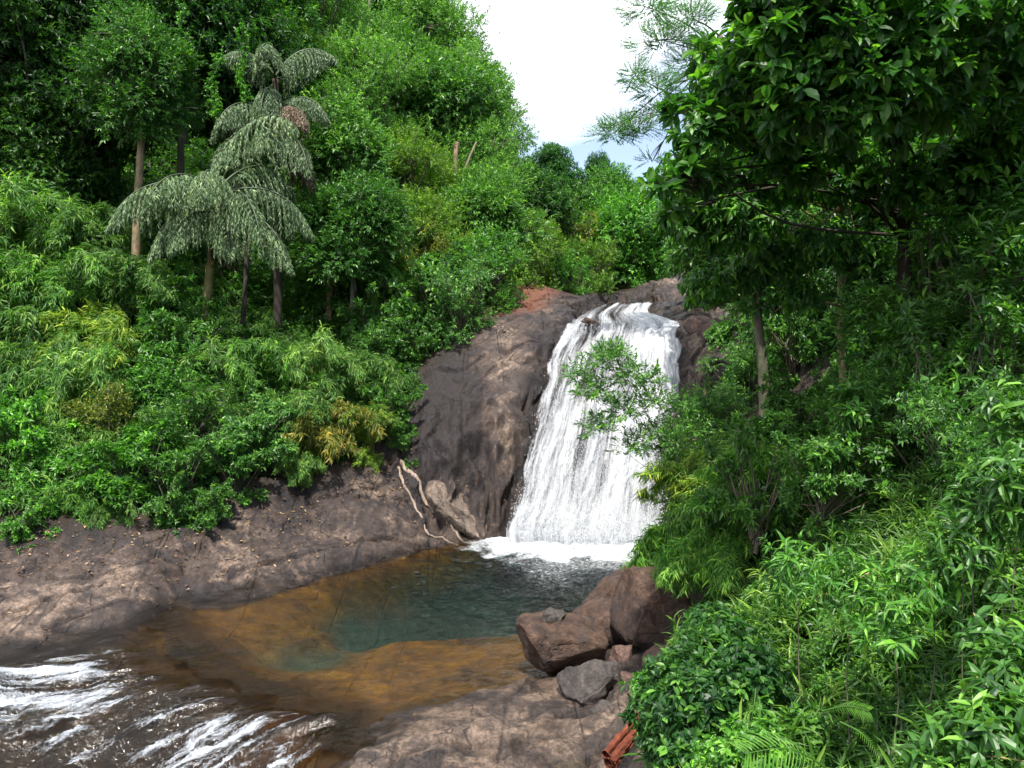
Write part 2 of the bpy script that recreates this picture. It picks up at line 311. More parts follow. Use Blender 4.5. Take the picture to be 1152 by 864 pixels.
for a in [(0,605,20,.45,-.2),(100,600,20.5,.5,-.2),(200,590,21.5,.5,-.3),(330,552,24.5,.5,-.3),(440,528,27,.45,-.2),
          (50,670,17.8,0,.2),(150,655,19,0,.35),(260,625,21.3,0,.15),(380,590,23.8,0,0),(440,580,25,0,.2),(500,570,26.2,0,.5),
          (0,520,22.5,1),(100,480,24,1),(230,460,25.5,1),(330,470,26.5,1),(420,460,28.5,.9),(0,400,26,1),(120,380,27.5,1),(230,400,29,1),(350,400,31,1),(430,400,32,1),
          (0,250,31,1),(150,250,33,1),(300,300,36,1),(400,320,37,1),
          (480,598,25.8,0,-.3),(520,602,26,0,-.3),(570,606,26.2,0,-.3),(470,500,27.5,.1,-1.1),(510,500,27.3,0,-.9),(550,500,27.2,0,-.1),(572,500,27.2,0,.5),(592,500,27.2,0,-.5),
          (480,440,29,.3,-1.),(530,430,29,0,-.5),(572,430,28.9,0,.8),(602,430,28.8,0,-.4),(500,385,32,.6,-.3),(560,372,31.2,0,.25),(620,370,31.5,0,-.3),(590,345,35,.1,0,1),(620,328,38,.1,0,1),(600,322,37,.4,0,1),(640,348,36,0),
          (600,560,26.6),(670,560,26.6),(740,560,26.6),(670,500,27.2),(740,500,27.2),(660,430,28.3),(740,430,28.3),(670,385,29.8),(750,385,29.8),(700,366,31.5),(760,366,31.5),(680,351,36),(740,349,36,0,.1),(700,339,42),(760,340,40,0,.2),(650,330,50,.3),(720,331,55,.2),(770,331,55,.8),
          (790,385,29.8,0,.5),(820,400,29,0,.8),(830,440,28,.1,.6),(790,460,27.8,0,.2),(800,520,26.5,.3,.1),(800,362,32,0,.4),(850,370,32,1),(900,400,30,1)]: T(*a)
for a in [(4.6,22,.4,.3),(4.2,19,.9,.6),(5.5,21,2.2),(5,24,2.,.8),(3.6,17,1.1),(3.0,14,.9,.7),(2.4,12,.8,.7),(2.0,10,1.0),(1.4,8,1.3),(1.0,6,1.9),(.4,4,2.6),(0,2,3.2),(0,0,4.3),(2,0,4.3),(-1.5,2,2.3),(-3,4,.8),(-3,8,-.2,0),
          (2.6,5,2.6),(3.5,8,2.8),(4.5,11,3),(5,14,3.2),(6,17,4.3),(6.5,20,4.5),(7,24,5),(7,28,6),(5,7,3.8),(7,11,5),(9,14,7),(9,18,7.5),(10,24,8),(10,30,8.5),(12,15,10),(13,20,11),(15,28,12),(20,20,16),(20,35,15),(8,5,6),(12,8,9),(20,5,14),
          (-20,35,13),(-25,30,13),(-14,38,11),(-10,42,12),(-8,48,14),(-4,52,14),(-2,45,10.5),(-15,50,19),(-25,45,20),(-30,60,28),(-15,65,24),(-5,65,17),(0,60,12),(3,70,12.5),(8,70,12.5),(10,55,11),(15,50,14),(-40,40,25),(-18,20,3),(-25,25,9),(-14,17,.6,0),(-20,15,2),
          (30,70,18),(60,40,30),(-60,90,40),(0,100,18),(40,110,26),(-30,5,1),(-60,10,20),(60,0,30),(0,150,24),(0,-20,5),(0,-60,5),(150,100,40),(-150,100,50),(0,250,30)]: X(*a)
K = np.array(K); KP = K[:, :2]
def kern(d): return d
D_ = np.linalg.norm(KP[:, None]-KP[None], axis=-1); n = len(K)
A_ = np.zeros((n+3, n+3)); A_[:n, :n] = kern(D_)+np.eye(n)*-.02; A_[:n, n] = 1; A_[n, :n] = 1; A_[:n, n+1:] = KP/50; A_[n+1:, :n] = KP.T/50
B_ = np.zeros((n+3, 4)); B_[:n] = K[:, 2:6]; WGT = np.linalg.solve(A_, B_)
def field(xy, cols=slice(0, 4)):
    xy = np.atleast_2d(np.asarray(xy, float)); r = np.empty((len(xy), WGT[:, cols].shape[1]))
    for s in range(0, len(xy), 40000):
        q = xy[s:s+40000]; d = np.sqrt(((q[:, None]-KP[None])**2).sum(-1)+.02)
        r[s:s+40000] = d@WGT[:n, cols]+WGT[n, cols]+q/50@WGT[n+1:, cols]
    return r
def H(x, y): return float(field([[x, y]])[0, 0])
# stream line of the fall in plan, used to keep its bed smooth
FR = [((680,341,42),(735,340,42)),((654,355,36.5),(734,352,36.5)),((642,370,32.5),(762,367,32)),((628,388,30.5),(764,386,30)),((613,420,29.),(764,420,29)),((603,460,28.),(761,460,28.1)),((594,510,27.1),(754,510,27.2)),((586,560,26.4),(748,560,26.5)),((577,602,25.8),(744,612,25.7))]
FL = curve([at(*a) for a, b in FR], 300); FRt = curve([at(*b) for a, b in FR], 300)
def axis(lo, hi, f0, f1, st):
    mid = np.arange(f0, f1+1e-6, st); a = [f0]; s = st
    while a[-1] > lo: s = min(s*1.18, 12); a.append(a[-1]-s)
    b = [mid[-1]]; s = st
    while b[-1] < hi: s = min(s*1.18, 12); b.append(b[-1]+s)
    return np.concatenate([a[:0:-1], mid, b[1:]])
gx = axis(-300, 300, -13., 8.5, .06); gy = axis(-60, 500, 10.4, 44., .06)
GX, GY = np.meshgrid(gx, gy); XY = np.stack([GX.ravel(), GY.ravel()], 1); fld = field(XY)
Z = fld[:, 0]; soil = np.clip(fld[:, 1], 0, 1); tone = fld[:, 2]; red = sst(.35, .85, fld[:, 3])
P = np.stack([XY[:, 0], XY[:, 1], Z], 1); G = P.reshape(len(gy), len(gx), 3)
def gnorm(G):
    du = np.gradient(G, axis=1); dv = np.gradient(G, axis=0); return nz(np.cross(du, dv))
infall = np.zeros(len(P)); iy = np.clip(np.searchsorted(-FL[:, 1], -P[:, 1]), 0, 299)
infall = sst(-.5, .3, P[:, 0]-FL[iy, 0])*sst(-.5, .3, FRt[iy, 0]-P[:, 0])*(P[:, 1] > 25.5)
P[:, 2] -= infall*.7*(P[:, 1] < 45); G = P.reshape(len(gy), len(gx), 3)
Nn = gnorm(G).reshape(-1, 3)
face = sst(.80, .45, Nn[:, 2])
fine = (np.abs(P[:, 0]+2) < 18) & (P[:, 1] > 8) & (P[:, 1] < 50)
disp = np.zeros(len(P)); q = P[fine]
fl = face[fine]; big = fbm(q*np.array([.5, .5, .35]), 4, 11)*.16
fold = (1-np.abs(fbm(q*np.array([1.1, 1.1, .16]), 4, 21)))*.55-.35                      # upright folds on the cliff
ang = .75; ua = q[:, 0]*cos(ang)+q[:, 1]*sin(ang); va = -q[:, 0]*sin(ang)+q[:, 1]*cos(ang)
lay = np.stack([ua*.35, va*1.9, q[:, 2]], 1)
st1 = fbm(lay, 4, 31); strata = np.round(st1*3)/3*.55+st1*.45                           # stepped layers on the flat slabs
ribs = -np.maximum(0, .12-np.abs(vnoise(lay*np.array([.9, .8, 1]), 37)))*1.1
xs = va*.75+.55*fbm(q*.35, 3, 51)+.12*fbm(q*1.5, 3, 52); ys = ua*.30+.6*fbm(q*.4, 3, 53); xc = q[:, 0]*.9+.9*fbm(q*np.array([.5, .5, .25]), 3, 54)
saw = lambda x: (x-np.floor(x))**1.6-.4
plate = (saw(xs)*.13+saw(ys)*.07)*(.35+.65*sst(-.15, .35, vnoise(q*.45, 56)))
dq = (1-fl)*plate+fl*saw(xc)*.34+big*.8+fl*fold*1.1+(1-fl)*(strata*.13+ribs*1.3)+fbm(q*3.1, 4, 41)*.06+(np.abs(fbm(q*np.array([2.2, 2.2, 1.2]), 4, 47))-.35)*-.07*(.3+fl)
dq *= (1-.75*infall[fine])
dq = np.where(q[:, 2] < -.02, dq*.35, dq)
lowz = sst(.0, .5, np.abs(q[:, 2])); dq *= .35+.65*lowz
disp[fine] = dq
P = P+Nn*disp[:, None]
lipd = P[:, 1]+.93*(P[:, 0]+2.85)-12.9                                                   # >0 upstream of the lip of the pool
lm = sst(-1.6, -.9, lipd)*sst(2.6, 1.2, lipd)*sst(-2.6, -3.1, P[:, 0])*sst(-8.6, -8.0, P[:, 0])
P[:, 2] -= lm*np.maximum(0, P[:, 2]+.07+.05*fbm(P*1.3, 3, 19))
G = P.reshape(len(gy), len(gx), 3); Nn = gnorm(G).reshape(-1, 3)
inpool = (P[:, 1] < 27) & (P[:, 0] > -13)
z = P[:, 2]
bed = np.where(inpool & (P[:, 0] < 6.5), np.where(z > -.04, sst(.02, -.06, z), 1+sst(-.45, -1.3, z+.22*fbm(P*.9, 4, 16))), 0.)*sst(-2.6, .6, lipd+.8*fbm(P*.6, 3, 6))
wet = np.clip(sst(.3, .02, z+.1*fbm(P*1.2, 3, 5))*(P[:, 1] < 28), 0, 1)*np.where(P[:, 0] > -2.5, .5, 1)
wet = np.maximum(wet, .9*sst(2.2, .2, lipd)*sst(.12, -.02, z)*(P[:, 0] < -1.5))
wet = np.maximum(wet, .75*sst(1.1, .2, np.minimum(np.abs(P[:, 0]-FL[iy, 0]), np.abs(P[:, 0]-FRt[iy, 0])))*(P[:, 1] > 25.6)*(P[:, 1] < 45))
wet = wet*(1-.92*np.clip(bed, 0, 1)*sst(.6, 2.4, lipd))
wet = np.maximum(wet, infall*.8)
wet = np.maximum(wet, .8*sst(30.5, 32, P[:, 1])*sst(47, 44, P[:, 1])*sst(1.5, 2.5, P[:, 0])*sst(9.2, 8, P[:, 0])*(fld[:, 1] < .3))
ii = np.arange(len(gy)-1)[:, None]*len(gx)+np.arange(len(gx)-1)[None]; Qd = np.stack([ii, ii+1, ii+1+len(gx), ii+len(gx)], -1).reshape(-1, 4)
cen = P[Qd].mean(1); fs = soil[Qd].mean(1)
cls = np.zeros(len(Qd), int)                                                             # 0 forest floor
inner = (cen[:, 0] > -18) & (cen[:, 0] < 8) & (cen[:, 1] > 9) & (cen[:, 1] < 46) & (fs < .62)
cls[inner] = 1
cls[inner & (cen[:, 1] > 25.3) & (cen[:, 2] > .1)] = 2
cls[inner & (cen[:, 0] > -3.2) & (cen[:, 1] < 17.5) & (cen[:, 2] > -.02)] = 3
cls[inner & (cen[:, 2] <= -.02) & (cen[:, 1] < 27.5)] = 4
for k, nm in enumerate(['forest_floor', 'rock_bank', 'cliff', 'rock_shelf', 'stream_bed']):
    f = Qd[cls == k]; u, inv = np.unique(f.ravel(), return_inverse=True)
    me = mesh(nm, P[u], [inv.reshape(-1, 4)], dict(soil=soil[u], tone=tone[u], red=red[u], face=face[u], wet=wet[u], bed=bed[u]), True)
    me.normals_split_custom_set_from_vertices(np.ascontiguousarray(Nn[u], np.float32))
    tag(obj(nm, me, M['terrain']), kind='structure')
def Hn(xy):   # displaced ground height at many points
    xy = np.atleast_2d(xy); i = np.clip(np.searchsorted(gx, xy[:, 0]), 1, len(gx)-1); j = np.clip(np.searchsorted(gy, xy[:, 1]), 1, len(gy)-1)
    return G[j, i, 2]

# ------------------------------------------------------------------ water
def lipn(q): return .75*vnoise(np.stack([q*.55, 0*q, 0*q], -1), 81)+.4*vnoise(np.stack([q*1.6, 0*q, 0*q], -1), 82)
wx = np.arange(-12.5, 6.6, .045); wy = np.arange(11., 27.2, .045); WX, WY = np.meshgrid(wx, wy)
wz = Hn(np.stack([WX.ravel(), WY.ravel()], 1)).reshape(WX.shape)
lip = WY+.93*(WX+2.85)-12.9+lipn(WX-WY)
base = np.array([at(577,602,25.8), at(744,612,25.7)])
tt = np.clip((WX-base[0, 0])/(base[1, 0]-base[0, 0]), 0, 1); df_ = np.hypot(WX-(base[0, 0]+tt*(base[1, 0]-base[0, 0])), WY-25.7)
chop = .36+1.0*sst(11, 2, df_)+.25*sst(1.2, 0, np.abs(lip)); 
foam_glint = .95*np.clip(1.05-(df_+.8*fbm(np.stack([WX*1.5, WY*1.5, 0*WX], -1), 3, 3))/2.5, 0, 1)+.58*sst(10.5, 2.5, df_)*sst(-3.0, 1.5, WX+.5*fbm(np.stack([WX*.8, WY*.8, 0*WX], -1), 3, 23))  # foam at the fall foot; the wider flecks also paint glints on aerated water
foam_glint = foam_glint+.15*sst(.5, 0, np.abs(lip-.1))
dp = np.clip((-wz-.45)/1.2, 0, 1)
hz = .05*chop*fbm(np.stack([WX*1.6, WY*2.4, 0*WX], -1), 4, 9)+.026*chop*fbm(np.stack([WX*2.6+WY, WY*4.5, 0*WX], -1), 2, 10)+.012*(chop+.1)*(1-2*np.abs(fbm(np.stack([WX*4.2+WY*1.5, WY*7.5, 0*WX], -1), 2, 14)))-.28*sst(.25, -.5, lip)*0
V = np.stack([WX, WY, hz], -1).reshape(-1, 3)
ii = np.arange(len(wy)-1)[:, None]*len(wx)+np.arange(len(wx)-1)[None]; Qw = np.stack([ii, ii+1, ii+1+len(wx), ii+len(wx)], -1).reshape(-1, 4)
keep = (wz.ravel()[Qw].min(1) < .06) & (lip.ravel()[Qw].mean(1) > -.25) & (WX.ravel()[Qw].mean(1) > -11.5); Qw = Qw[keep]
u, inv = np.unique(Qw.ravel(), return_inverse=True)
tag(obj('pool_water', mesh('pool_water', V[u], [inv.reshape(-1, 4)], dict(chop=chop.ravel()[u], foam_glint=foam_glint.ravel()[u], deep=dp.ravel()[u]), True), M['water']), kind='structure')
# rapids: sheet draped down the rock below the lip
A0, A1 = on(135, 736, 0), on(385, 842, 0)
B0, B1 = on(-150, 838, -1.0), on(215, 960, -1.5)
ns, nt_ = 260, 220; s = np.linspace(-.04, 1.0, ns)[None, :, None]; t_ = np.linspace(0, 1, nt_)[:, None, None]
top = A0+(A1-A0)*s; ln_ = lipn(top[..., 0]-top[..., 1]); top = top-(ln_[..., None]+.35*(1-0*ln_[..., None])*0)*np.array([.5, .54, 0])+np.array([.42, .46, 0]); bot = B0+(B1-B0)*s; R_ = top+(bot-top)*t_
R_[..., 2] = Hn(R_[..., :2].reshape(-1, 2)).reshape(nt_, ns)
uvr = np.stack(np.broadcast_arrays(s[..., 0], t_[..., 0]), -1)
rn = np.stack([uvr[..., 0]*26, uvr[..., 1]*3.2, 0*uvr[..., 0]], -1)
hh = fbm(rn, 4, 61)
R_[..., 2] = np.where(t_[..., 0] < .12, np.minimum(R_[..., 2]+.07, -.02), R_[..., 2]+.07)+.1*(hh+.2)*sst(0, .15, t_[..., 0])
fo = -.04+.08*fbm(np.stack([uvr[..., 0]*4.1, uvr[..., 1]*2.2, 0*uvr[..., 0]], -1), 3, 66)+.09*hh-.10*sst(.22, 0, t_[..., 0])+.07*sst(.4, 0, uvr[..., 0])-.03*sst(.4, .7, uvr[..., 0])
ii = np.arange(nt_-1)[:, None]*ns+np.arange(ns-1)[None]; Qr = np.stack([ii, ii+ns, ii+ns+1, ii+1], -1).reshape(-1, 4)
tag(obj('rapids_water', mesh('rapids_water', R_.reshape(-1, 3), [Qr], dict(foam_glint=fo.ravel()), True, uvr.reshape(-1, 2)), M['rapid']), kind='structure')
# waterfall sheets
def fall_sheet(name, mat, off, seed, ns=300, nt=620, amp=.12, cover=0.):
    L0 = curve([at(*a) for a, b in FR], nt); R0 = curve([at(*b) for a, b in FR], nt)
    s = np.linspace(-.02, 1.02, ns)[None]; S = L0[:, None]+(R0-L0)[:, None]*s[..., None]
    gz = Hn(S[..., :2].reshape(-1, 2)).reshape(nt, ns)
    tv = np.linspace(0, 1, nt)[:, None]+0*s; sv = s+0*tv
    S[..., 0] += .16*fbm(np.stack([tv*9, (sv > .5)*9., 0*sv], -1), 3, 55)*np.abs(sv-.5)*2*sst(0, .2, tv)+.25*sst(.8, 1, tv)*(sv-.5)
    S[..., 2] = np.maximum(S[..., 2], gz+.05); S[..., 2] -= .25*sst(.985, 1, tv)
    Sm = S.copy()
    for _ in range(60): Sm[1:-1] = (Sm[:-2]+Sm[1:-1]*2+Sm[2:])/4; Sm[:, 1:-1] = (Sm[:, :-2]+Sm[:, 1:-1]*2+Sm[:, 2:])/4
    S = np.where((np.arange(nt) < nt-40)[:, None, None], Sm, S); S[..., 2] = np.maximum(S[..., 2], gz+.02)
    Ns = -nz(np.cross(np.gradient(Sm, axis=1), np.gradient(Sm, axis=0)))
    Ns = np.where(Ns[..., 2:3] < 0, -Ns, Ns)
    d1 = fbm(np.stack([sv*9, tv*2.6, 0*sv], -1), 3, seed); d2 = fbm(np.stack([sv*30, tv*20, 0*sv], -1), 4, seed+9)
    S = S+Ns*((off+amp*(.7*d1+.6*d2))*(.35+.65*sst(.12, .35, tv)))[..., None]
    S[:, :, 2] -= 0; ed = np.minimum(sv+.02, 1.02-sv)
    cov = cover+.09*d1-.26*sst(.05, -.01, ed+.02*d2)-.3*sst(.05, 0, tv)-.07*sst(.3, .05, tv)
    cov = cov-.10*sst(.62, .95, sv)*sst(.55, .75, tv)*sst(1., .9, tv)-.1*sst(.2, .0, sv)*sst(.35, .5, tv)*sst(.95, .85, tv)+.12*sst(.88, 1, tv)
    ii = np.arange(nt-1)[:, None]*ns+np.arange(ns-1)[None]; Qf = np.stack([ii, ii+1, ii+ns+1, ii+ns], -1).reshape(-1, 4)
    return mesh(name, S.reshape(-1, 3), [Qf], dict(cover=cov.ravel()), True, np.stack([sv, tv], -1).reshape(-1, 2))
wf = tag(obj('waterfall', fall_sheet('waterfall', M['fall'], .16, 70), M['fall']), 'broad white waterfall pouring over the dark rock cliff into the pool', 'waterfall', kind='structure')
obj('water_wisps', fall_sheet('water_wisps', M['wisp'], .34, 90, amp=.2), M['wisp'], wf)
# spray: drops thrown up at the foot and along the fall
rg = np.random.default_rng(5); nd = 22000
sx = rg.random(nd); up = rg.random(nd)**2.2
ti = (299-up*170*rg.random(nd)).astype(int); Pd = FL[ti]+(FRt[ti]-FL[ti])*sx[:, None]
Pd = Pd+np.stack([rg.normal(0, .1, nd), -np.abs(rg.normal(.25, .35, nd)), np.abs(rg.normal(0, .28, nd))*np.where(ti > 270, 1.6, .6)], 1)
Pd[:, 2] = np.maximum(Pd[:, 2], .02)
r = rg.random(nd)**2*.012+.004; oc = np.array([[1, 0, 0], [-1, 0, 0], [0, 1, 0], [0, -1, 0], [0, 0, 1.6], [0, 0, -1.6]])
Vd = (Pd[:, None]+r[:, None, None]*oc[None]).reshape(-1, 3); tf = np.array([[0, 2, 4], [2, 1, 4], [1, 3, 4], [3, 0, 4], [2, 0, 5], [1, 2, 5], [3, 1, 5], [0, 3, 5]])
tag(obj('spray', mesh('spray', Vd, [(np.arange(nd)[:, None, None]*6+tf[None]).reshape(-1, 3)], None, True), M['spray']), 'white spray thrown up at the foot of the waterfall', 'spray', kind='stuff')
# puddle on the foreground slab
pc = on(636, 860, .36); th = np.linspace(0, 2*pi, 40)[:-1]; rr = 1+.25*np.sin(th*2+1)+.15*np.sin(th*3)
Vp = np.stack([pc[0]+.2*rr*np.cos(th), pc[1]+.36*rr*np.sin(th), np.full(39, 0.)], 1); Vp[:, 2] = np.max(Hn(Vp[:, :2]))*.5+np.mean(Hn(Vp[:, :2]))*.5+.015
tag(obj('puddle_water', mesh('puddle_water', np.vstack([Vp, Vp.mean(0)]), [np.stack([np.arange(39), (np.arange(39)+1) % 39, np.full(39, 39)], -1)], dict(chop=np.zeros(40), foam_glint=np.zeros(40), deep=np.zeros(40)+.1)), M['water']), kind='structure')

# ------------------------------------------------------------------ boulders
def ico(n):
    import bmesh
    b = bmesh.new(); bmesh.ops.create_icosphere(b, subdivisions=n, radius=1); V = np.array([v.co[:] for v in b.verts]); Fc = np.array([[v.index for v in f.verts] for f in b.faces]); b.free(); return V, Fc
IV, IF = ico(6)
def boulder(label, px, py, Y, size, planes, seed, mat='boulder', rot=(0, 0, 0), rough=.075, cat='boulder', name='boulder', group='boulders on the right shore'):
    V = np.sign(IV)*np.abs(IV)**.5*np.array(size)/2*1.12                 # squarish
    from mathutils import Euler
    rg = np.random.default_rng(seed)
    for nrm, d in planes:
        nn = nz(np.array(nrm, float)); sc = d*np.linalg.norm(nn*np.array(size)/2); e = V@nn-sc
        V = V-np.maximum(e, 0)[:, None]*nn*.94
    for k in range(15):
        nn = nz(rg.normal(size=3)); sc = (.76+.14*rg.random())*np.max(V@nn); e = V@nn-sc; V = V-np.maximum(e, 0)[:, None]*nn*.9
    s = min(size); Nv = nz(V/np.array(size)**2)
    V = V+Nv*(s*rough*(fbm(V/s*2.2+seed, 5, seed)+.4*(np.abs(fbm(V/s*1.1+seed*2, 4, seed+5)))))[:, None]
    V = V@np.array(Euler(rot).to_matrix()).T
    o = obj(name, mesh(name, V, [IF], None, True), M[mat]); o.location = at(px, py, Y)
    return tag(o, label, cat, group)
boulder('large flat-topped brown boulder undercut below, at the water edge', 637, 731, 14.9, (1.78, 1.25, 1.15), [((.12, -.25, 1), .62), ((.35, -.75, -.62), .40), ((-.8, -.35, -.5), .72), ((1, -.1, 0), .8), ((.1, -1, .12), .72)], 3, rot=(0, .1, 0))
boulder('tallest dark brown boulder leaning beside the bamboo, wide at its foot', 735, 690, 15.9, (1.32, 1.3, 1.75), [((-.75, -.3, .45), .62), ((.5, -.3, .7), .72), ((-.1, -1, .25), .66), ((-.3, -.2, -1), .9)], 8, rot=(0, -.08, .2))
boulder('low flat brown slab of rock lying behind the undercut boulder', 673, 696, 16.6, (1.25, 1.3, .62), [((-.3, 0, 1), .5), ((0, -1, .3), .8)], 12, rot=(.05, -.2, .1))
boulder('dark wedge shaped rock at the water beyond the flat slab', 682, 672, 18.4, (1.25, 1.2, .62), [((-.5, 0, 1), .5)], 15, rot=(0, -.35, 0))
boulder('dark rounded rock touching the water behind the tallest boulder', 714, 655, 19.0, (1.1, 1.2, .8), [((-.3, 0, 1), .55)], 18, rot=(0, -.1, .3))
boulder('mossy dark rock half hidden under the bamboo leaves', 748, 642, 19.4, (1.3, 1.2, .62), [((0, 0, 1), .5)], 21)
boulder('small upright tan block of rock wedged between two big boulders', 700, 740, 15.2, (.46, .42, .58), [((1, -.5, .1), .62), ((-1, -.5, 0), .7), ((0, 0, 1), .7)], 24, 'boulder_pink', rot=(0, .1, .2))
boulder('rough speckled grey rock on the slab before the undercut boulder', 664, 777, 13.5, (1.0, .8, .72), [((-.5, -.3, .8), .6), ((.3, -.8, -.5), .55), ((-.7, -.4, -.6), .6)], 27, 'boulder_rough', rot=(0, -.15, .3), rough=.12)
boulder('small grey rock beside the dark leafy bush, lowest of the pile', 683, 806, 12.9, (.46, .4, .38), [((-.4, -.4, .8), .6), ((.3, -.8, -.4), .6)], 30, 'boulder_rough', rot=(.1, .2, .5), rough=.07)
boulder('little tan rock sitting on top of the undercut boulder', 624, 693, 15.2, (.42, .36, .26), [((.2, 0, 1), .6)], 33, 'boulder_rough', group='boulders on the right shore', rough=.09)
boulder('pebbly pale rock lying right of the little tan rock', 651, 699, 15.5, (.46, .36, .16), [((.2, 0, 1), .6)], 36, 'boulder_rough', rough=.12)
boulder('pale pink rock peeping out of the leaves right of the block', 738, 741, 14.9, (.56, .45, .3), [((-.4, -.4, .8), .6)], 39, 'boulder_pink', rot=(0, -.3, .3))
boulder('rounded dull pink stone between the speckled rock and the leaves', 709, 764, 14.1, (.3, .28, .24), [((0, 0, 1), .8)], 42, 'boulder_pink')
boulder('dark rock rib standing in the stream at the lip of the fall', 664, 366, 33.5, (.8, .9, .42), [((0, 0, 1), .6)], 45, rot=(0, .5, .4), group='rocks above the fall')
boulder('flat ochre rock at the top right of the stream bed', 757, 338, 44, (2.8, 2, .55), [((0, 0, 1), .5)], 48, 'boulder_pink', group='rocks above the fall')
boulder('tan layered rock right of the lip of the fall under the trees', 800, 372, 30.6, (1.6, 1.8, 1.0), [((.1, -.3, 1), .55), ((-1, -.2, .2), .8)], 54, 'boulder_pink', rot=(0, .15, .3), group='rocks above the fall')
boulder('pale flat ledge of rock at the foot of the cliff beside the roots', 512, 572, 26.4, (2.5, 1.2, .8), [((.1, -.6, 1), .4)], 57, 'boulder_pale', rot=(0, .62, .1), group=None)
# red rotting log
lg = MB(); a, b = on(686, 868, .55), on(722, 834, .6); a[2] = H(a[0], a[1])+.07; b[2] = H(b[0], b[1])+.16; d = b-a
for k in range(7):
    o1 = RNG.normal(0, .045, 3); o1[2] = abs(o1[2])+.05*(k % 3); e = .55+.5*RNG.random()
    lg.tube(curve([a+o1, a+o1+d*.5*e+RNG.normal(0, .02, 3), a+o1+d*e], 12), np.linspace(.075, .05, 12)*(.7+.5*RNG.random()), 8, bump=.35, seed=k)
tag(obj('rotten_log', lg.mesh('rotten_log', False), M['red_wood']), 'splintered red-brown rotten log end poking from the dark bush', 'log')
# pale roots over the rock left of the cliff foot
ro = MB()
for pts, r0 in [([(452,520,27.2),(470,545,26.6),(492,572,26.05),(520,590,25.8),(545,598,25.7)], .075), ([(448,524,27.0),(462,556,26.2),(486,585,25.6),(515,600,25.5)], .05)]:
    c = curve([at(*p) for p in pts], 40); c[:, 2] = np.maximum(c[:, 2]*.0+Hn(c[:, :2])+.035, -.1); c += (fbm(c*1.7, 3, 4)*.06)[:, None]
    ro.tube(c, np.linspace(r0, r0*.5, 40), 9, bump=.55)
tag(obj('tree_roots', ro.mesh('tree_roots'), M['root']), 'pale tree roots running down the rock left of the cliff foot', 'roots')

# ------------------------------------------------------------------ foliage toolkit
LEAF = {   # x along the leaf, y across, z up; faces
 'dia': (np.array([[0, 0, 0], [.42, .5, .10], [1, 0, -.06], [.42, -.5, .10]]), None, np.array([[0, 2, 1], [0, 3, 2]])),
 'oval': (np.array([[0, 0, 0], [.22, .36, .06], [.55, .5, .07], [.84, .27, .0], [1.04, 0, -.14], [.84, -.27, 0], [.55, -.5, .07], [.22, -.36, .06], [.3, 0, -.01], [.62, 0, -.02]]),
          np.array([[8, 9, 2, 1], [8, 7, 6, 9], [9, 4, 3, 2], [9, 6, 5, 4]]), np.array([[0, 8, 1], [0, 7, 8]])),
 'lance': (np.array([[0, 0, 0], [.3, .5, .06], [.68, .34, -.03], [1, 0, -.28], [.68, -.34, -.03], [.3, -.5, .06], [.36, 0, .01], [.7, 0, -.07]]),
          np.array([[6, 7, 2, 1], [6, 5, 4, 7]]), np.array([[0, 6, 1], [0, 5, 6], [7, 3, 2], [7, 4, 3]])),
}
def sprig(kind, rg):
    if kind == 'alt':      # leaves alternate along a twig
        n = 9; p = np.stack([np.linspace(-.1, 1, n), np.zeros(n), np.zeros(n)], 1); sd = np.where(np.arange(n) % 2, 1, -1)
        d = np.stack([np.linspace(.35, 1, n), sd*np.linspace(1, .25, n), rg.normal(0, .2, n)], 1); s = np.linspace(.9, 1, n); L = 1.7
    elif kind == 'whorl':  # rosette at the tip
        n = 8; th = np.arange(n)*2.4; e = np.linspace(1.35, .7, n); p = np.stack([np.linspace(-.25, .15, n), 0*th, 0*th], 1)
        d = np.stack([np.cos(e), np.sin(e)*np.cos(th), np.sin(e)*np.sin(th)], 1); s = np.linspace(1.1, .75, n); L = 1.
    elif kind == 'fan':    # bamboo tuft
        n = 10; p = np.stack([np.linspace(-.2, 1, n), np.zeros(n), np.zeros(n)], 1); th = np.linspace(-1, 1, n)[rg.permutation(n)]
        d = np.stack([np.cos(th), np.sin(th), rg.normal(0, .3, n)], 1); s = .7+.5*rg.random(n); L = .9
    elif kind == 'feather':  # twice-pinnate, many little leaflets
        n = 26; k = np.arange(n); x = (k//2)/12.; sd = np.where(k % 2, 1, -1); p = np.stack([x, sd*.06, 0*x], 1)
        d = np.stack([.35+0*x, sd*1., 0*x-.05], 1); s = 1-.6*np.abs(x-.4); L = 5.
    return p*L, nz(d), s
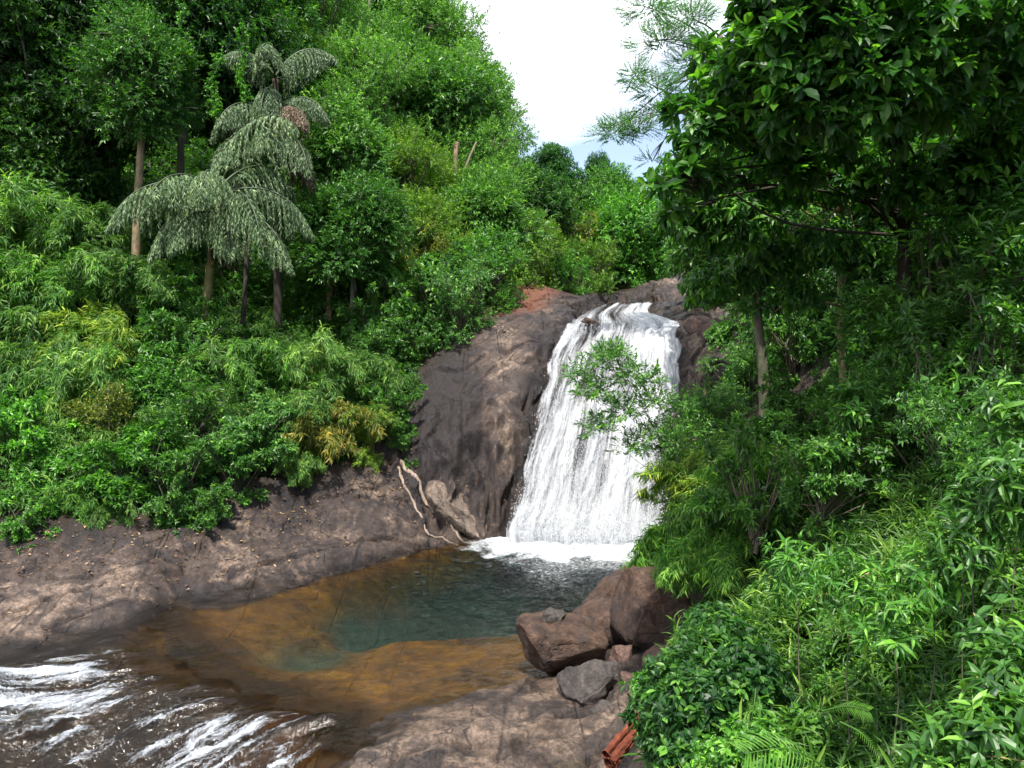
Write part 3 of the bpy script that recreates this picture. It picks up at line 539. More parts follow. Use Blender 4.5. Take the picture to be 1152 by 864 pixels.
def foliage(P, D, kind, leaf, ln, wd, seed, droop=.35, jit=.35, bright=0., flat=.6, tints=None):
    rg = np.random.default_rng(seed); n = len(P); D = nz(D)
    up = np.array([0, 0, 1.]); S = nz(np.cross(np.broadcast_to(up, D.shape), D)+1e-4*rg.normal(size=D.shape)); U = np.cross(D, S)
    a = rg.uniform(-.8, .8, n); S, U = S*np.cos(a)[:, None]+U*np.sin(a)[:, None], -S*np.sin(a)[:, None]+U*np.cos(a)[:, None]
    p, d, s = sprig(kind, rg); m = len(s); sc = ln*(.75+.5*rg.random(n))
    fr = np.stack([D, S, U], 1)                                # rows
    Pl = P[:, None]+np.einsum('mk,nkj->nmj', p, fr)*sc[:, None, None]
    Pl[..., 2] -= (p[:, 0]**2*.12)[None]*sc[:, None]*droop*2
    dl = np.einsum('mk,nkj->nmj', d, fr)+rg.normal(0, jit, (n, m, 3)); dl[..., 2] -= droop*(.5+rg.random((n, m))); dl = nz(dl)
    nr = up*flat+D[:, None]*(1-flat)+rg.normal(0, .28, (n, m, 3)); nr = nz(nr-(nr*dl).sum(-1, keepdims=True)*dl); sd = np.cross(nr, dl)
    V, Q, T = LEAF[leaf]; sz = sc[:, None]*s[None]*(.8+.4*rg.random((n, m)))
    W_ = (Pl[:, :, None]+sz[..., None, None]*(V[None, None, :, 0:1]*dl[:, :, None]+V[None, None, :, 1:2]*wd*sd[:, :, None]+V[None, None, :, 2:3]*nr[:, :, None])).reshape(-1, 3)
    tn = np.clip(.42+bright+.16*rg.normal(size=(n, 1))+.17*rg.normal(size=(n, m)), 0, 1)
    if tints is not None: tn = np.clip(tn+tints[:, None], 0, 1)
    tn = np.where(rg.random((n, m)) < .015, 1., tn); tn = np.repeat(tn.ravel(), len(V)); off = (np.arange(n*m)*len(V))[:, None, None]
    return W_, (None if Q is None else (off+Q[None]).reshape(-1, 4)), (off+T[None]).reshape(-1, 3), tn
def fol_mesh(name, parts):
    V, Q, T, A, n0 = [], [], [], [], 0
    for v, q, t, a in parts:
        V.append(v); A.append(a)
        if q is not None: Q.append(q+n0)
        T.append(t+n0); n0 += len(v)
    return mesh(name, np.vstack(V), [np.vstack(x) for x in (Q, T) if x], {'tint': np.concatenate(A)}, False)
def clump_points(cl, dens, rg, low=-.95, inner=.3):
    P, D = [], []
    for c, r in cl:
        r = np.broadcast_to(np.asarray(r, float), (3,)); n = max(4, int(dens*4*pi*np.mean(r)**2)); u = nz(rg.normal(size=(n*2, 3))); u = u[u[:, 2] > low+.25*rg.random(len(u))][:n]
        k = np.where(rg.random(len(u)) < inner, rg.uniform(.3, .8, len(u)), rg.uniform(.8, 1.15, len(u))+.35*(rg.random(len(u)) < .1)*rg.random(len(u)))
        k = k*(1+.18*fbm(u*2.3+np.asarray(c)[None], 2, 3))
        P.append(np.asarray(c)+u*r*k[:, None]); D.append(u*.9+np.array([0, 0, .35]))
    return np.vstack(P), np.vstack(D)
def limb(mb, a, b, r, rg, sag=.12, n=9, k=6):
    a, b = np.asarray(a, float), np.asarray(b, float); l = np.linalg.norm(b-a); mid = (a+b)/2+rg.normal(0, sag*l*.5, 3)+np.array([0, 0, sag*l*.3])
    mb.tube(curve([a, mid, b], n), np.linspace(r, r*.3, n), k)
def crown_proto(seed, R, kind, leaf, ln, wd, dens, nc=22, flat=(1, 1, .95), cr=(.2, .42), droop=.35, bright=0., fl=.6):
    """foliage and limb meshes for a crown centred on the origin."""
    rg = np.random.default_rng(seed); cl = []
    for k in range(nc):
        u = nz(rg.normal(size=3)); u[2] = u[2] if k % 3 else abs(u[2])
        cl.append((u*R*np.array(flat)*(.45+.35*rg.random()), R*rg.uniform(*cr)*np.array([1, 1, .8])))
    P, D = clump_points(cl, dens, rg); f = fol_mesh('foliage', [foliage(P, D, kind, leaf, ln, wd, seed+1, droop, bright=bright, flat=fl)])
    b = MB(); base = np.array([0, 0, -R*flat[2]*.95])
    for c, r in cl:
        q = base*rg.uniform(.2, .9)+rg.normal(0, .06*R, 3); limb(b, q, c, .035*R*rg.uniform(.5, 1), rg)
        for j in range(3): limb(b, c*.8+q*.2, c+rg.normal(0, 1, 3)*r*.6, .012*R, rg, n=5, k=4)
    b.tube(curve([base*1.15, base*.5+rg.normal(0, .05*R, 3), np.array([0, 0, R*.4])], 9), np.linspace(.05*R, .02*R, 9), 7)
    return f, b.mesh('branches')
TP = {   # tree crowns (radius 3)
 'broad': [crown_proto(100+k, 3, 'alt', 'dia', .19, .42, 17, 34) for k in range(3)],
 'dense': [crown_proto(120+k, 3, 'whorl', 'dia', .2, .40, 17, 34, bright=-.06) for k in range(2)],
 'fine': [crown_proto(140+k, 3, 'alt', 'dia', .12, .36, 26, 38, cr=(.15, .36), bright=.1) for k in range(2)],
 'airy': [crown_proto(160+k, 3, 'alt', 'dia', .15, .4, 9, 22, cr=(.14, .3), bright=.0) for k in range(2)],
}
def loose_proto(seed, R, kind, leaf, ln, wd, dens, nc, droop, bright=0., fl=.6):
    """straggling shrub: leafy clumps of unequal size on shoots that reach out and up past each other."""
    rg = np.random.default_rng(seed); cl = []
    for k in range(nc):
        u = nz(rg.normal(size=3)); e = .35+.85*rg.random()**1.3; cl.append((u*R*e*np.array([1.05, 1.05, 1.0]), R*rg.uniform(.10, .34)*np.array([1, 1, rg.uniform(.6, 1.2)])))
    for k in range(7):      # long shoots
        th = rg.uniform(0, 6.28); d = np.array([cos(th)*.8, sin(th)*.8, rg.uniform(.3, 1.)]); 
        for q in (.7, .9, 1.1, 1.3): cl.append((d*R*q+np.array([0, 0, -.25*R*(q-.6)**2]), R*.09))
    P, D = clump_points(cl, dens, rg); f = fol_mesh('foliage', [foliage(P, D, kind, leaf, ln, wd, seed+1, droop, bright=bright, flat=fl)])
    b = MB(); base = np.array([0, 0, -R*.95])
    for c, r in cl: limb(b, base*rg.uniform(.5, 1)+rg.normal(0, .05*R, 3), c, .02*R, rg)
    b.tube(curve([base*1.1, base*.5, base*.2], 6), np.linspace(.05*R, .03*R, 6), 6)
    return f, b.mesh('branches')
def cane_proto(seed, R, n, ln):
    rg = np.random.default_rng(seed); sb = MB(); P, D = [], []; l0 = R*1.5
    for k in range(n):
        th = rg.uniform(0, 6.28); o_ = np.array([cos(th), sin(th), 0])*rg.uniform(.15, 1); l = l0*rg.uniform(.55, 1.15); z0 = np.array([0, 0, -R])
        c = curve([z0+rg.normal(0, .1*R, 3)*np.array([1, 1, 0]), z0+o_*l*.25+np.array([0, 0, l*.7]), z0+o_*l*.6+np.array([0, 0, l*1.1]), z0+o_*l*.95+np.array([0, 0, l*rg.uniform(.6, 1.05)])], 30); sb.tube(c, np.linspace(.016, .004, 30), 5)
        t_ = nz(np.gradient(c, axis=0))
        for m_ in range(7, 30):
            for _ in range(4): P.append(c[m_]+rg.normal(0, .07, 3)); D.append(t_[m_]*.7+rg.normal(0, .55, 3)+np.array([0, 0, -.15]))
    f = fol_mesh('foliage', [foliage(np.array(P), np.array(D), 'fan', 'lance', ln, .15, seed+1, .5, .3, bright=.05, flat=.5, tints=.14*rg.normal(size=len(P)))])
    return f, sb.mesh('canes')
SP = {   # shrubs (radius 1.2)
 'bamboo': [cane_proto(200+k, 1.2, 20, .2) for k in range(4)],
 'broadleaf': [loose_proto(220+k, 1.2, 'whorl', 'dia', .17, .42, 40, 20, .35, .05) for k in range(4)],
 'twiggy': [loose_proto(240+k, 1.2, 'alt', 'dia', .12, .38, 46, 24, .3, .02) for k in range(3)],
}
def trunk_mesh(seed):
    rg = np.random.default_rng(seed); b = MB(); n = 26; z = np.linspace(-.06, 1, n); k = 9; th = np.arange(k)/k*2*pi
    w1 = rg.normal(0, 1.0, (2, 5)); t = np.clip(z, 0, 1); cx, cy = [sum(w1[a][m_]*np.sin(t*pi*(m_+1)*.5)/(m_+1) for m_ in range(5)) for a in (0, 1)]
    R = np.linspace(1.3, .6, n)*(1+.6*np.exp(-np.linspace(0, 1, n)*18)); cx -= cx[-1]*t; cy -= cy[-1]*t
    rr = R[:, None]*(1+.12*fbm(np.stack([np.cos(th)[None]+0*z[:, None], np.sin(th)[None]+0*z[:, None], z[:, None]*9+0*th[None]], -1), 3, seed))
    V = np.stack([cx[:, None]+rr*np.cos(th), cy[:, None]+rr*np.sin(th), z[:, None]+0*rr], -1).reshape(-1, 3)
    i = np.arange(n-1)[:, None]*k; j = np.arange(k)[None]; j2 = (j+1) % k; b.add(V, np.stack([i+j, i+j2, i+k+j2, i+k+j], -1).reshape(-1, 4)); return b
TRK = []
for k in range(3):   # unit-height trunk, unit girth in x,y handled through the scale (x,y = girth)
    b = trunk_mesh(300+k); TRK.append(b.mesh('trunk'))
USED = {}
def pick(tab, kind):
    k = USED.get(kind, 0); USED[kind] = k+1; return tab[kind][k % len(tab[kind])]
def col3(o, c): o.color = (*c, 1); return o
TINTS = dict(dark=(.85, .9, .85), deep=(.9, 1., .95), mid=(1, 1.05, 1), fresh=(1.12, 1.25, .95), yellow=(1.75, 1.35, .8), grey=(1.4, 1.3, 1.9), blue=(.9, 1.05, 1.6), rust=(2.4, 1.15, 1.1), lime=(1.3, 1.5, .9), pale=(1.6, 1.45, 1.7))  # 'dark' paints forest shade and 'blue' distance haze into the leaf colour
LM = {'broad': 'leaf', 'dense': 'leaf_glossy', 'fine': 'leaf', 'airy': 'leaf', 'bamboo': 'leaf_bamboo', 'broadleaf': 'leaf', 'twiggy': 'leaf'}
SMALLTRUNK = {}
def tree(label, px, py, Y, R, kind='broad', tint='mid', group='trees of the hillside forest', sq=(1, 1, 1), name='tree', girth=None, bark='bark'):
    c = at(px, py, Y); g = min(H(c[0], c[1]), c[2]-R*.7); root = empty(name, (c[0], c[1], g), label, 'tree', group); rg = random.Random(px*31+py)
    f, b = pick(TP, kind); s = R*1.15/3; sq = (sq[0], sq[1], sq[2]*1.12); rz = rg.uniform(0, 6.28); h = c[2]-g
    o = obj('crown', f, M[LM[kind]], root); o.location = (0, 0, h); o.scale = (s*sq[0], s*sq[1], s*sq[2]); o.rotation_euler = (0, 0, rz); col3(o, TINTS[tint])
    o = obj('branches', b, M['bark'], root); o.location = (0, 0, h); o.scale = (s*sq[0], s*sq[1], s*sq[2]); o.rotation_euler = (0, 0, rz)
    th = max(h-R*sq[2]*.62, .3); tm = TRK[rg.randrange(3)]; gk = (girth or (.05+.035*R)); 
    if bark not in SMALLTRUNK: SMALLTRUNK[bark] = [m_.copy() for m_ in TRK]
    tm = SMALLTRUNK[bark][rg.randrange(3)]; o = obj('trunk', tm, M[bark], root); o.scale = (gk, gk, th)
    return root
def shrub(label, px, py, Y, R, kind='broadleaf', tint='mid', group='shrubs on the left bank', sq=(1, 1, 1), name=None, cat='shrub'):
    c = at(px, py, Y); root = empty(name or ('bamboo' if kind == 'bamboo' else 'shrub'), (c[0], c[1], min(H(c[0], c[1]), c[2]-R*.5)), label, cat if kind != 'bamboo' else 'bamboo', group); rg = random.Random(px*17+py*3)
    h = c[2]-root.location.z; f, b = pick(SP, kind); s = R*1.18/1.2; rz = rg.uniform(0, 6.28)
    o = obj('foliage', f, M[LM[kind]], root); o.location = (0, 0, h); s *= rg.uniform(.95, 1.2); rot = (rg.uniform(-.3, .3), rg.uniform(-.3, .3), rz); sz = rg.uniform(.85, 1.25)
    o.scale = (s*sq[0], s*sq[1], s*sq[2]*sz); o.rotation_euler = rot; col3(o, TINTS[tint])
    o = obj('canes' if kind == 'bamboo' else 'stems', b, M['cane' if kind == 'bamboo' else 'bark'], root); o.location = (0, 0, h); o.scale = (s*sq[0], s*sq[1], s*sq[2]*sz); o.rotation_euler = rot
    return root

# ------------------------------------------------------------------ undergrowth (stuff)
def scatter(n, x0, x1, y0, y1, seed, ok):
    rg = np.random.default_rng(seed); q = np.stack([rg.uniform(x0, x1, n), rg.uniform(y0, y1, n)], 1); f = field(q); return q[ok(q, f)]
q = scatter(60000, -30, 30, 18, 75, 401, lambda q, f: (f[:, 1] > .7) & (np.abs(q[:, 0]) < q[:, 1]*.75+2) & ~((q[:, 0] > 1) & (q[:, 1] < 24)))
hgt = .15+.45*(fbm(np.stack([q[:, 0], q[:, 1], 0*q[:, 0]], 1)*.9, 3, 8)+.6).clip(0, 1.5)
Pq = np.column_stack([q, Hn(q)+hgt*RNG.random(len(q))]); Dq = np.column_stack([RNG.normal(0, .6, (len(q), 2)), np.full(len(q), .8)])
o = tag(obj('undergrowth', fol_mesh('undergrowth', [foliage(Pq, Dq, 'whorl', 'dia', .2, .4, 402, .4)]), M['leaf']), 'low green undergrowth covering the forest floor', 'undergrowth', kind='stuff'); col3(o, TINTS['deep'])
rgt = np.random.default_rng(77)
def thicket(name, cnt, box, seed, ok, hmax, kind, leaf, ln, wd, mat, tint, label, droop=.4):
    q = scatter(cnt, *box, seed, ok); b = fbm(np.stack([q[:, 0]*.75, q[:, 1]*.75, 0*q[:, 0]+seed], 1), 4, seed); mh = hmax*np.clip(.45+b*.75, .05, 1.3)
    k = rgt.random(len(q))**.45; P = np.column_stack([q, Hn(q)+mh*k]); D = np.column_stack([rgt.normal(.1, .5, len(q)), rgt.normal(-.45, .5, len(q)), .15+.8*k])
    o = tag(obj(name, fol_mesh(name, [foliage(P, D, kind, leaf, ln, wd, seed+1, droop, tints=.16*b)]), M[mat]), label, 'undergrowth', kind='stuff'); col3(o, TINTS[tint])
LB = lambda q, f: (f[:, 1] > .62) & (q[:, 0] < .3*(q[:, 1]-26)+.5)
thicket('bamboo_thicket', 22000, (-17, 2, 19, 35), 411, LB, .85, 'fan', 'lance', .19, .17, 'leaf_bamboo', 'mid', 'tangled bamboo thicket filling the left bank', .5)
thicket('bank_thicket', 18000, (-17, 2, 19, 36), 413, LB, .75, 'whorl', 'dia', .15, .42, 'leaf', 'mid', 'leafy thicket among the shrubs of the left bank')
thicket('hillside_thicket', 36000, (-30, 4, 32, 62), 415, lambda q, f: (f[:, 1] > .7) & (q[:, 0] > -q[:, 1]*.7), 2.4, 'alt', 'dia', .24, .42, 'leaf', 'deep', 'leafy thicket between the trees of the hillside')
thicket('far_thicket', 16000, (-4, 12, 42, 78), 417, lambda q, f: f[:, 1] > .75, 1.8, 'alt', 'dia', .26, .42, 'leaf', 'fresh', 'green thicket along the upper stream')
# ------------------------------------------------------------------ left hillside: trees
for a in [
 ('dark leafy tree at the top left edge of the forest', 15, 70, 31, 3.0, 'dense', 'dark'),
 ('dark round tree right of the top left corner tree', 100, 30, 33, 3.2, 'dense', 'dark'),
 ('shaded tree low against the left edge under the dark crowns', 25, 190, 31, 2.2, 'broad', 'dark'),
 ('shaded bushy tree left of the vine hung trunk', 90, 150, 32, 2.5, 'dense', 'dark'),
 ('leafy tree on a pale bare trunk hung with vines, left of the palm', 158, 95, 29.5, 1.9, 'broad', 'deep'),
 ('dark tree between the vine hung trunk and the palm', 205, 45, 34, 3.2, 'dense', 'deep'),
 ('dark tree behind the drooping palm fronds', 262, 90, 36, 3.0, 'dense', 'dark'),
 ('grey-green tree above the palm crowns', 270, 5, 39, 3.6, 'broad', 'deep'),
 ('pale grey-green tree behind the top of the taller palm', 352, 40, 44, 3.4, 'fine', 'grey'),
 ('yellow-green tuft topped tree beside the taller palm', 330, 62, 39, 1.5, 'fine', 'yellow'),
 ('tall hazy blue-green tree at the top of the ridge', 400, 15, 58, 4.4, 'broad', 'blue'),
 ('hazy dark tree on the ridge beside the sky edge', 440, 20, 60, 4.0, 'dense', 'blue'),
 ('fresh green tree with drooping sprays right of the palms', 380, 190, 34, 2.3, 'broad', 'pale'),
 ('green tree over the black hollow right of the palm trunk', 398, 255, 31.5, 1.9, 'broad', 'deep'),
 ('light green tree in the upper middle of the hillside', 415, 125, 41, 3.2, 'fine', 'pale'),
 ('tall light green tree at the sky edge of the hillside', 474, 55, 55, 4.0, 'fine', 'pale'),
 ('wide light green tree below the tallest tree of the sky edge', 508, 130, 50, 3.8, 'fine', 'pale'),
 ('green tree in the middle of the hillside above the reddish trunk', 475, 130, 46, 3.6, 'broad', 'mid'),
 ('feathery tree leaning out against the white sky', 548, 118, 54, 2.2, 'airy', 'grey'),
 ('thin topped tree of the sky edge halfway down the ridge', 570, 165, 54, 2.3, 'airy', 'grey'),
 ('green tree at the sky edge below the feathery trees', 556, 200, 49, 3.0, 'airy', 'pale'),
 ('broad green tree in the hillside centre under the sky edge trees', 525, 205, 44, 3.3, 'fine', 'pale'),
 ('yellowish tree left of the hillside centre', 455, 215, 40, 2.6, 'fine', 'yellow'),
 ('bushy tree hung with creepers above the cliff', 478, 275, 37, 2.3, 'fine', 'yellow'),
 ('green creeper covered tree right of the hillside centre', 545, 265, 40, 2.5, 'broad', 'pale'),
 ('dark green tree standing where the ridge meets the stream gap', 590, 245, 46, 2.5, 'dense', 'mid'),
 ('olive green tree above the red earth bank', 590, 285, 41, 1.8, 'fine', 'yellow'),
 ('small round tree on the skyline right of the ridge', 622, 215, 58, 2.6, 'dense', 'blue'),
 ('dark tree behind the yellow bushes of the stream gap', 640, 250, 56, 2.6, 'broad', 'mid'),
 ('thin tree poking above the skyline with a bare stem', 618, 185, 62, 1.3, 'airy', 'grey'),
 ('large bright green tree filling the stream gap', 703, 278, 52, 3.1, 'broad', 'lime'),
 ('pointed green tree behind the bright tree of the stream gap', 690, 238, 60, 2.5, 'broad', 'fresh'),
 ('pale green bush like tree at the left foot of the bright tree', 663, 285, 54, 2.0, 'fine', 'fresh'),
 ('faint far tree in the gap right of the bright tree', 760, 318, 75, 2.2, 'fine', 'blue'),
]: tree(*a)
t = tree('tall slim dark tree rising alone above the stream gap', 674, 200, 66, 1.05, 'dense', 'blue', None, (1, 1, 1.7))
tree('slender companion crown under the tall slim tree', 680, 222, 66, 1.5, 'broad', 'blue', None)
# bare stems seen against the foliage
def stem(label, pts, r0, r1, mat='bark_tan', name='bare_tree', group='bare trunks on the hillside', cat='tree'):
    b = MB(); c = curve([at(*p) for p in pts], 30); b.tube(c, np.linspace(r0, r1, 30), 8, bump=.15, seed=int(pts[0][0]))
    return tag(obj(name, b.mesh(name), M[mat]), label, cat, group)
stem('pale thin bare trunk at the very top beside the ridge trees', [(414,60,50),(415,20,50),(417,-20,50)], .09, .07, 'root')
stem('second pale thin trunk right of the bare one at the top', [(434,85,48),(432,50,48),(431,15,48)], .07, .05, 'root')
stem('reddish bare trunk in the middle of the hillside', [(514,225,41.3),(512,190,41),(514,160,41)], .17, .12)
stem('leaning pale twin trunk beside the reddish trunk', [(520,200,41),(528,178,41),(536,160,41)], .08, .05, 'root')
stem('dark trunk in the hollow right of the palm trunk', [(273,365,30.2),(276,320,30.2),(279,260,30.4)], .1, .08, 'bark_dark')
stem('brown trunk at the back of the black hollow', [(370,375,33),(371,325,33),(379,230,33.6)], .15, .1, 'bark_tan')

# ------------------------------------------------------------------ left bank: shrubs
for a in [
 ('bamboo clump high at the left edge below the dark trees', 15, 262, 28.5, 1.5, 'bamboo', 'fresh'),
 ('bamboo clump high on the bank left of the vine hung trunk', 85, 272, 28.5, 1.4, 'bamboo', 'mid'),
 ('bamboo clump below the foot of the vine hung trunk', 145, 325, 28, 1.3, 'bamboo', 'mid'),
 ('light green bamboo clump midway up the left edge', 50, 335, 26.8, 1.4, 'bamboo', 'fresh'),
 ('feathery bamboo clump at the left edge above the bright shrub', 5, 385, 25.6, 1.4, 'bamboo', 'mid'),
 ('olive bamboo clump in the middle of the left bank', 110, 395, 26.3, 1.3, 'bamboo', 'yellow'),
 ('bright leafy shrub left of the palm trunk foot', 185, 345, 28.3, 1.0, 'broadleaf', 'fresh'),
 ('leafy shrub below the palm trunk foot', 195, 400, 27, 1.0, 'broadleaf', 'mid'),
 ('dull green bamboo clump halfway down the left edge', 40, 430, 25, 1.25, 'bamboo', 'mid'),
 ('pale bamboo clump beside the brown dry gap', 92, 452, 24.5, 1.1, 'bamboo', 'pale'),
 ('twiggy shrub above the brown dry gap in the left bank', 165, 440, 25.5, 1.1, 'twiggy', 'fresh'),
 ('green bamboo clump right above the palm trunk foot shrubs', 232, 425, 26.6, 1.1, 'bamboo', 'mid'),
 ('vivid green broad leaved shrub at the left edge', 12, 500, 23, 1.15, 'broadleaf', 'lime'),
 ('vivid green shrub right of the left edge one', 66, 520, 22.6, .95, 'broadleaf', 'lime'),
 ('bright drooping shrub lowest at the left edge over the rock', 18, 560, 21.4, .85, 'broadleaf', 'lime'),
 ('bamboo sprays drooping to the rock beside the lowest left shrub', 95, 565, 21.4, .6, 'bamboo', 'fresh'),
 ('rusty dry shrub in the brown gap of the left bank', 115, 490, 23.6, .8, 'twiggy', 'rust'),
 ('glossy green shrub hanging over the rock left of centre bank', 150, 535, 22.3, 1.0, 'broadleaf', 'fresh'),
 ('leafy shrub hanging over the rock in the bank middle', 200, 535, 22.5, 1.0, 'broadleaf', 'mid'),
 ('low shrub at the rock edge under the hanging shrubs', 190, 572, 21.9, .6, 'broadleaf', 'mid'),
 ('green shrub above the two hanging shrubs of the bank', 205, 478, 24.5, 1.1, 'twiggy', 'mid'),
 ('blue-green broad leaved shrub in the bank middle', 290, 482, 24.9, 1.0, 'broadleaf', 'grey'),
 ('yellow-green bamboo clump on top of the blue-green shrub', 275, 425, 27, 1.2, 'bamboo', 'fresh'),
 ('dark shrub low under the blue-green shrub', 262, 530, 23.5, .9, 'broadleaf', 'deep'),
 ('bamboo shrub right of the blue-green shrub', 325, 480, 25.4, 1.0, 'bamboo', 'mid'),
 ('pale bamboo clump at the right foot of the black hollow', 345, 425, 27.5, 1.15, 'bamboo', 'pale'),
 ('straw tinted bamboo clump over the dark slab', 360, 490, 26, 1.0, 'bamboo', 'rust'),
 ('green bamboo clump under the dark hollow trunks', 395, 430, 28.4, 1.1, 'bamboo', 'mid'),
 ('yellowish bamboo clump at the right end of the bank', 415, 480, 27.2, .95, 'bamboo', 'yellow'),
 ('drooping shrub at the right end of the bank above the roots', 442, 465, 28, .9, 'broadleaf', 'mid'),
 ('pale bamboo tuft at the rock edge over the dark slab', 330, 530, 24.6, .5, 'bamboo', 'pale'),
 ('small green tuft above the pale roots', 410, 520, 26.9, .5, 'bamboo', 'yellow'),
 ('drooping green shrub lowest of all at the left edge, touching the tan slab', 25, 596, 20.4, .55, 'broadleaf', 'fresh'),
 ('small hanging shrub over the slab right of the lowest left one', 125, 588, 21.1, .5, 'bamboo', 'mid'),
 ('small leafy shrub hanging over the slab below the bank middle', 238, 572, 22.1, .5, 'broadleaf', 'mid'),
 ('leafy tuft beside the left foot of the cliff', 452, 505, 27.6, .6, 'broadleaf', 'mid'),
]: shrub(*a)
for a in [
 ('dark bush at the upper left corner of the cliff', 436, 392, 31, 1.15, 'twiggy', 'mid'),
 ('bush on the left edge of the cliff above the dark wet face', 460, 448, 29.6, .55, 'twiggy', 'mid'),
 ('grey-green bush overhanging the top of the cliff', 515, 350, 31.8, 1.2, 'twiggy', 'grey'),
 ('green bush behind the overhanging grey-green bush', 478, 345, 33, 1.5, 'broadleaf', 'mid'),
 ('tangled dry brown bush on the slope above the cliff', 485, 300, 35.5, 1.1, 'twiggy', 'rust'),
 ('light bush left of the red earth bank', 545, 312, 35, 1.4, 'twiggy', 'fresh'),
 ('yellow-green bush over the red earth bank', 590, 312, 38.2, 1.1, 'twiggy', 'yellow'),
 ('leafy bush on the slope between the tangled and the light bush', 520, 305, 37, 1.5, 'twiggy', 'pale'),
 ('bush in the dark left of the cliff corner bush', 425, 370, 32, 1.3, 'broadleaf', 'mid'),
 ('bush under the creeper hung tree', 440, 320, 34, 1.5, 'broadleaf', 'fresh'),
 ('golden bush above the stream in the gap', 662, 312, 46, 1.2, 'twiggy', 'yellow'),
 ('orange tinted bush beside the golden bush', 640, 290, 49, 1.6, 'twiggy', 'rust'),
 ('yellow-green bush at the right end of the red earth bank', 632, 318, 42, 1.1, 'twiggy', 'lime'),
 ('low green bush at the stream edge under the bright gap tree', 690, 320, 50, 1.1, 'broadleaf', 'fresh'),
 ('green bush at the stream edge right of the bright gap tree', 722, 318, 55, 1.1, 'broadleaf', 'fresh'),
 ('olive bush among the ridge trees above the golden bush', 615, 275, 47, 1.7, 'twiggy', 'yellow'),
]: shrub(*a, group='bushes along the cliff top')

# ------------------------------------------------------------------ palms
def frond_parts(base, d0, length, seed, droop=1., hang=.75):
    rg = np.random.default_rng(seed); n = 19; d0 = nz(np.array(d0, float)); P = [np.zeros(3)]; d = d0.copy()
    for k in range(n-1):
        d = nz(d+np.array([0, 0, -1])*droop*(.05+.15*k/n)); P.append(P[-1]+d*length/n)
    P = np.array(P)+base; T_ = nz(np.gradient(P, axis=0)); pts, dirs = [], []
    for k in range(3, n, 1):
        f = k/n; sl = length*.36*math.sin(pi*min(1, .25+f*.8))*(.8+.4*rg.random())
        for sg in (-1, 1):
            S = nz(np.cross(T_[k], [0, 0, 1.]))*sg; dd = nz(S*.85+T_[k]*.45); p = P[k].copy(); m = 9
            for j in range(m):
                dd = nz(dd+np.array([0, 0, -1])*.38*hang); p = p+dd*sl/m; pts.append(p.copy()); dirs.append(dd.copy())
    return P, np.array(pts), np.array(dirs)
def palm(label, foot, top, fr, seed, r0, tint, hang_at=(), dry=(), bark='bark_palm'):
    a, b = at(*foot), at(*top); a[2] = min(a[2], H(a[0], a[1])+.1); root = empty('palm', a, label, 'palm', None); rg = np.random.default_rng(seed); b = b-a
    tb = MB(); cc = curve([np.zeros(3), b*.35+np.array([.05, 0, 0]), b*.7, b*1.02], 40); tb.tube(cc, r0*np.linspace(1.1, .8, 40)*(1+.05*(np.arange(40) % 3 == 0)), 10, bump=.1)
    obj('trunk', tb.mesh('trunk'), M[bark], root)
    for k, (dx, dy, dz, ln, off) in enumerate(fr):
        ln *= rg.uniform(.85, 1.2); dx += rg.normal(0, .15); dz += rg.normal(0, .2)
        base = b+np.array([0, 0, off]); P, pts, dirs = frond_parts(base, (dx, dy, dz), ln, seed*50+k)
        v, q_, t_, tn = foliage(pts, dirs, 'fan', 'lance', .16, .2, seed*70+k, .8, .16, tints=np.full(len(pts), -.1+.2*rg.random()))
        me = fol_mesh('frond', [(v, q_, t_, tn)]); o = obj('frond', me, M['leaf_palm'] if k not in dry else M['leaf_dry'], root); col3(o, tint if k not in dry else (.8, .95, 1.2))
        sb = MB(); sb.tube(P, np.linspace(.05, .012, len(P)), 6); obj('stalk', sb.mesh('stalk'), M['leaf_palm'], o).color = (.6, .6, .5, 1)
    for k, (dx, dy, dz, ln) in enumerate(hang_at):    # flower clusters: a mop of hanging strands
        hb = MB(); c0 = b+np.array([dx, dy, dz])
        for j in range(70):
            th = rg.uniform(0, 6.28); r1 = rg.uniform(.1, .42); e = c0+np.array([r1*cos(th), r1*sin(th), -ln*rg.uniform(.6, 1)]); m_ = c0+np.array([r1*.9*cos(th), r1*.9*sin(th), -ln*.15])
            hb.tube(curve([c0, m_, e], 7), .018, 4, a=rg.random())
        o = obj('flower_cluster', hb.mesh('flower_cluster'), M['leaf_dry'], root); col3(o, (.6, .75, .95))
    return root
palm('drooping grey-green palm on a mossy leaning trunk over the left bank', (221,408,28.2), (247,225,28.2),
     [(-1,-.3,.75,4.0,.2),(-.45,-1,.9,3.3,.2),(.05,-1,.6,3.4,.1),(.9,-.5,1.1,4.6,.3),(1,.1,.7,4.4,.2),(.7,-.8,.5,4.2,0),(-.6,.7,.8,3.6,.3),(.5,.8,1.1,4,.4),(1,-.5,.1,3.8,-.5),(-.3,-.8,.1,3.2,-.5),(.4,-1,.1,3.4,-.5),(-.9,-.7,.3,3.2,-.2)], 21, .15, (1.2, 1.35, 1.1), [(.5,-.4,-.7,2.0),(.2,-.3,-.9,1.5)])
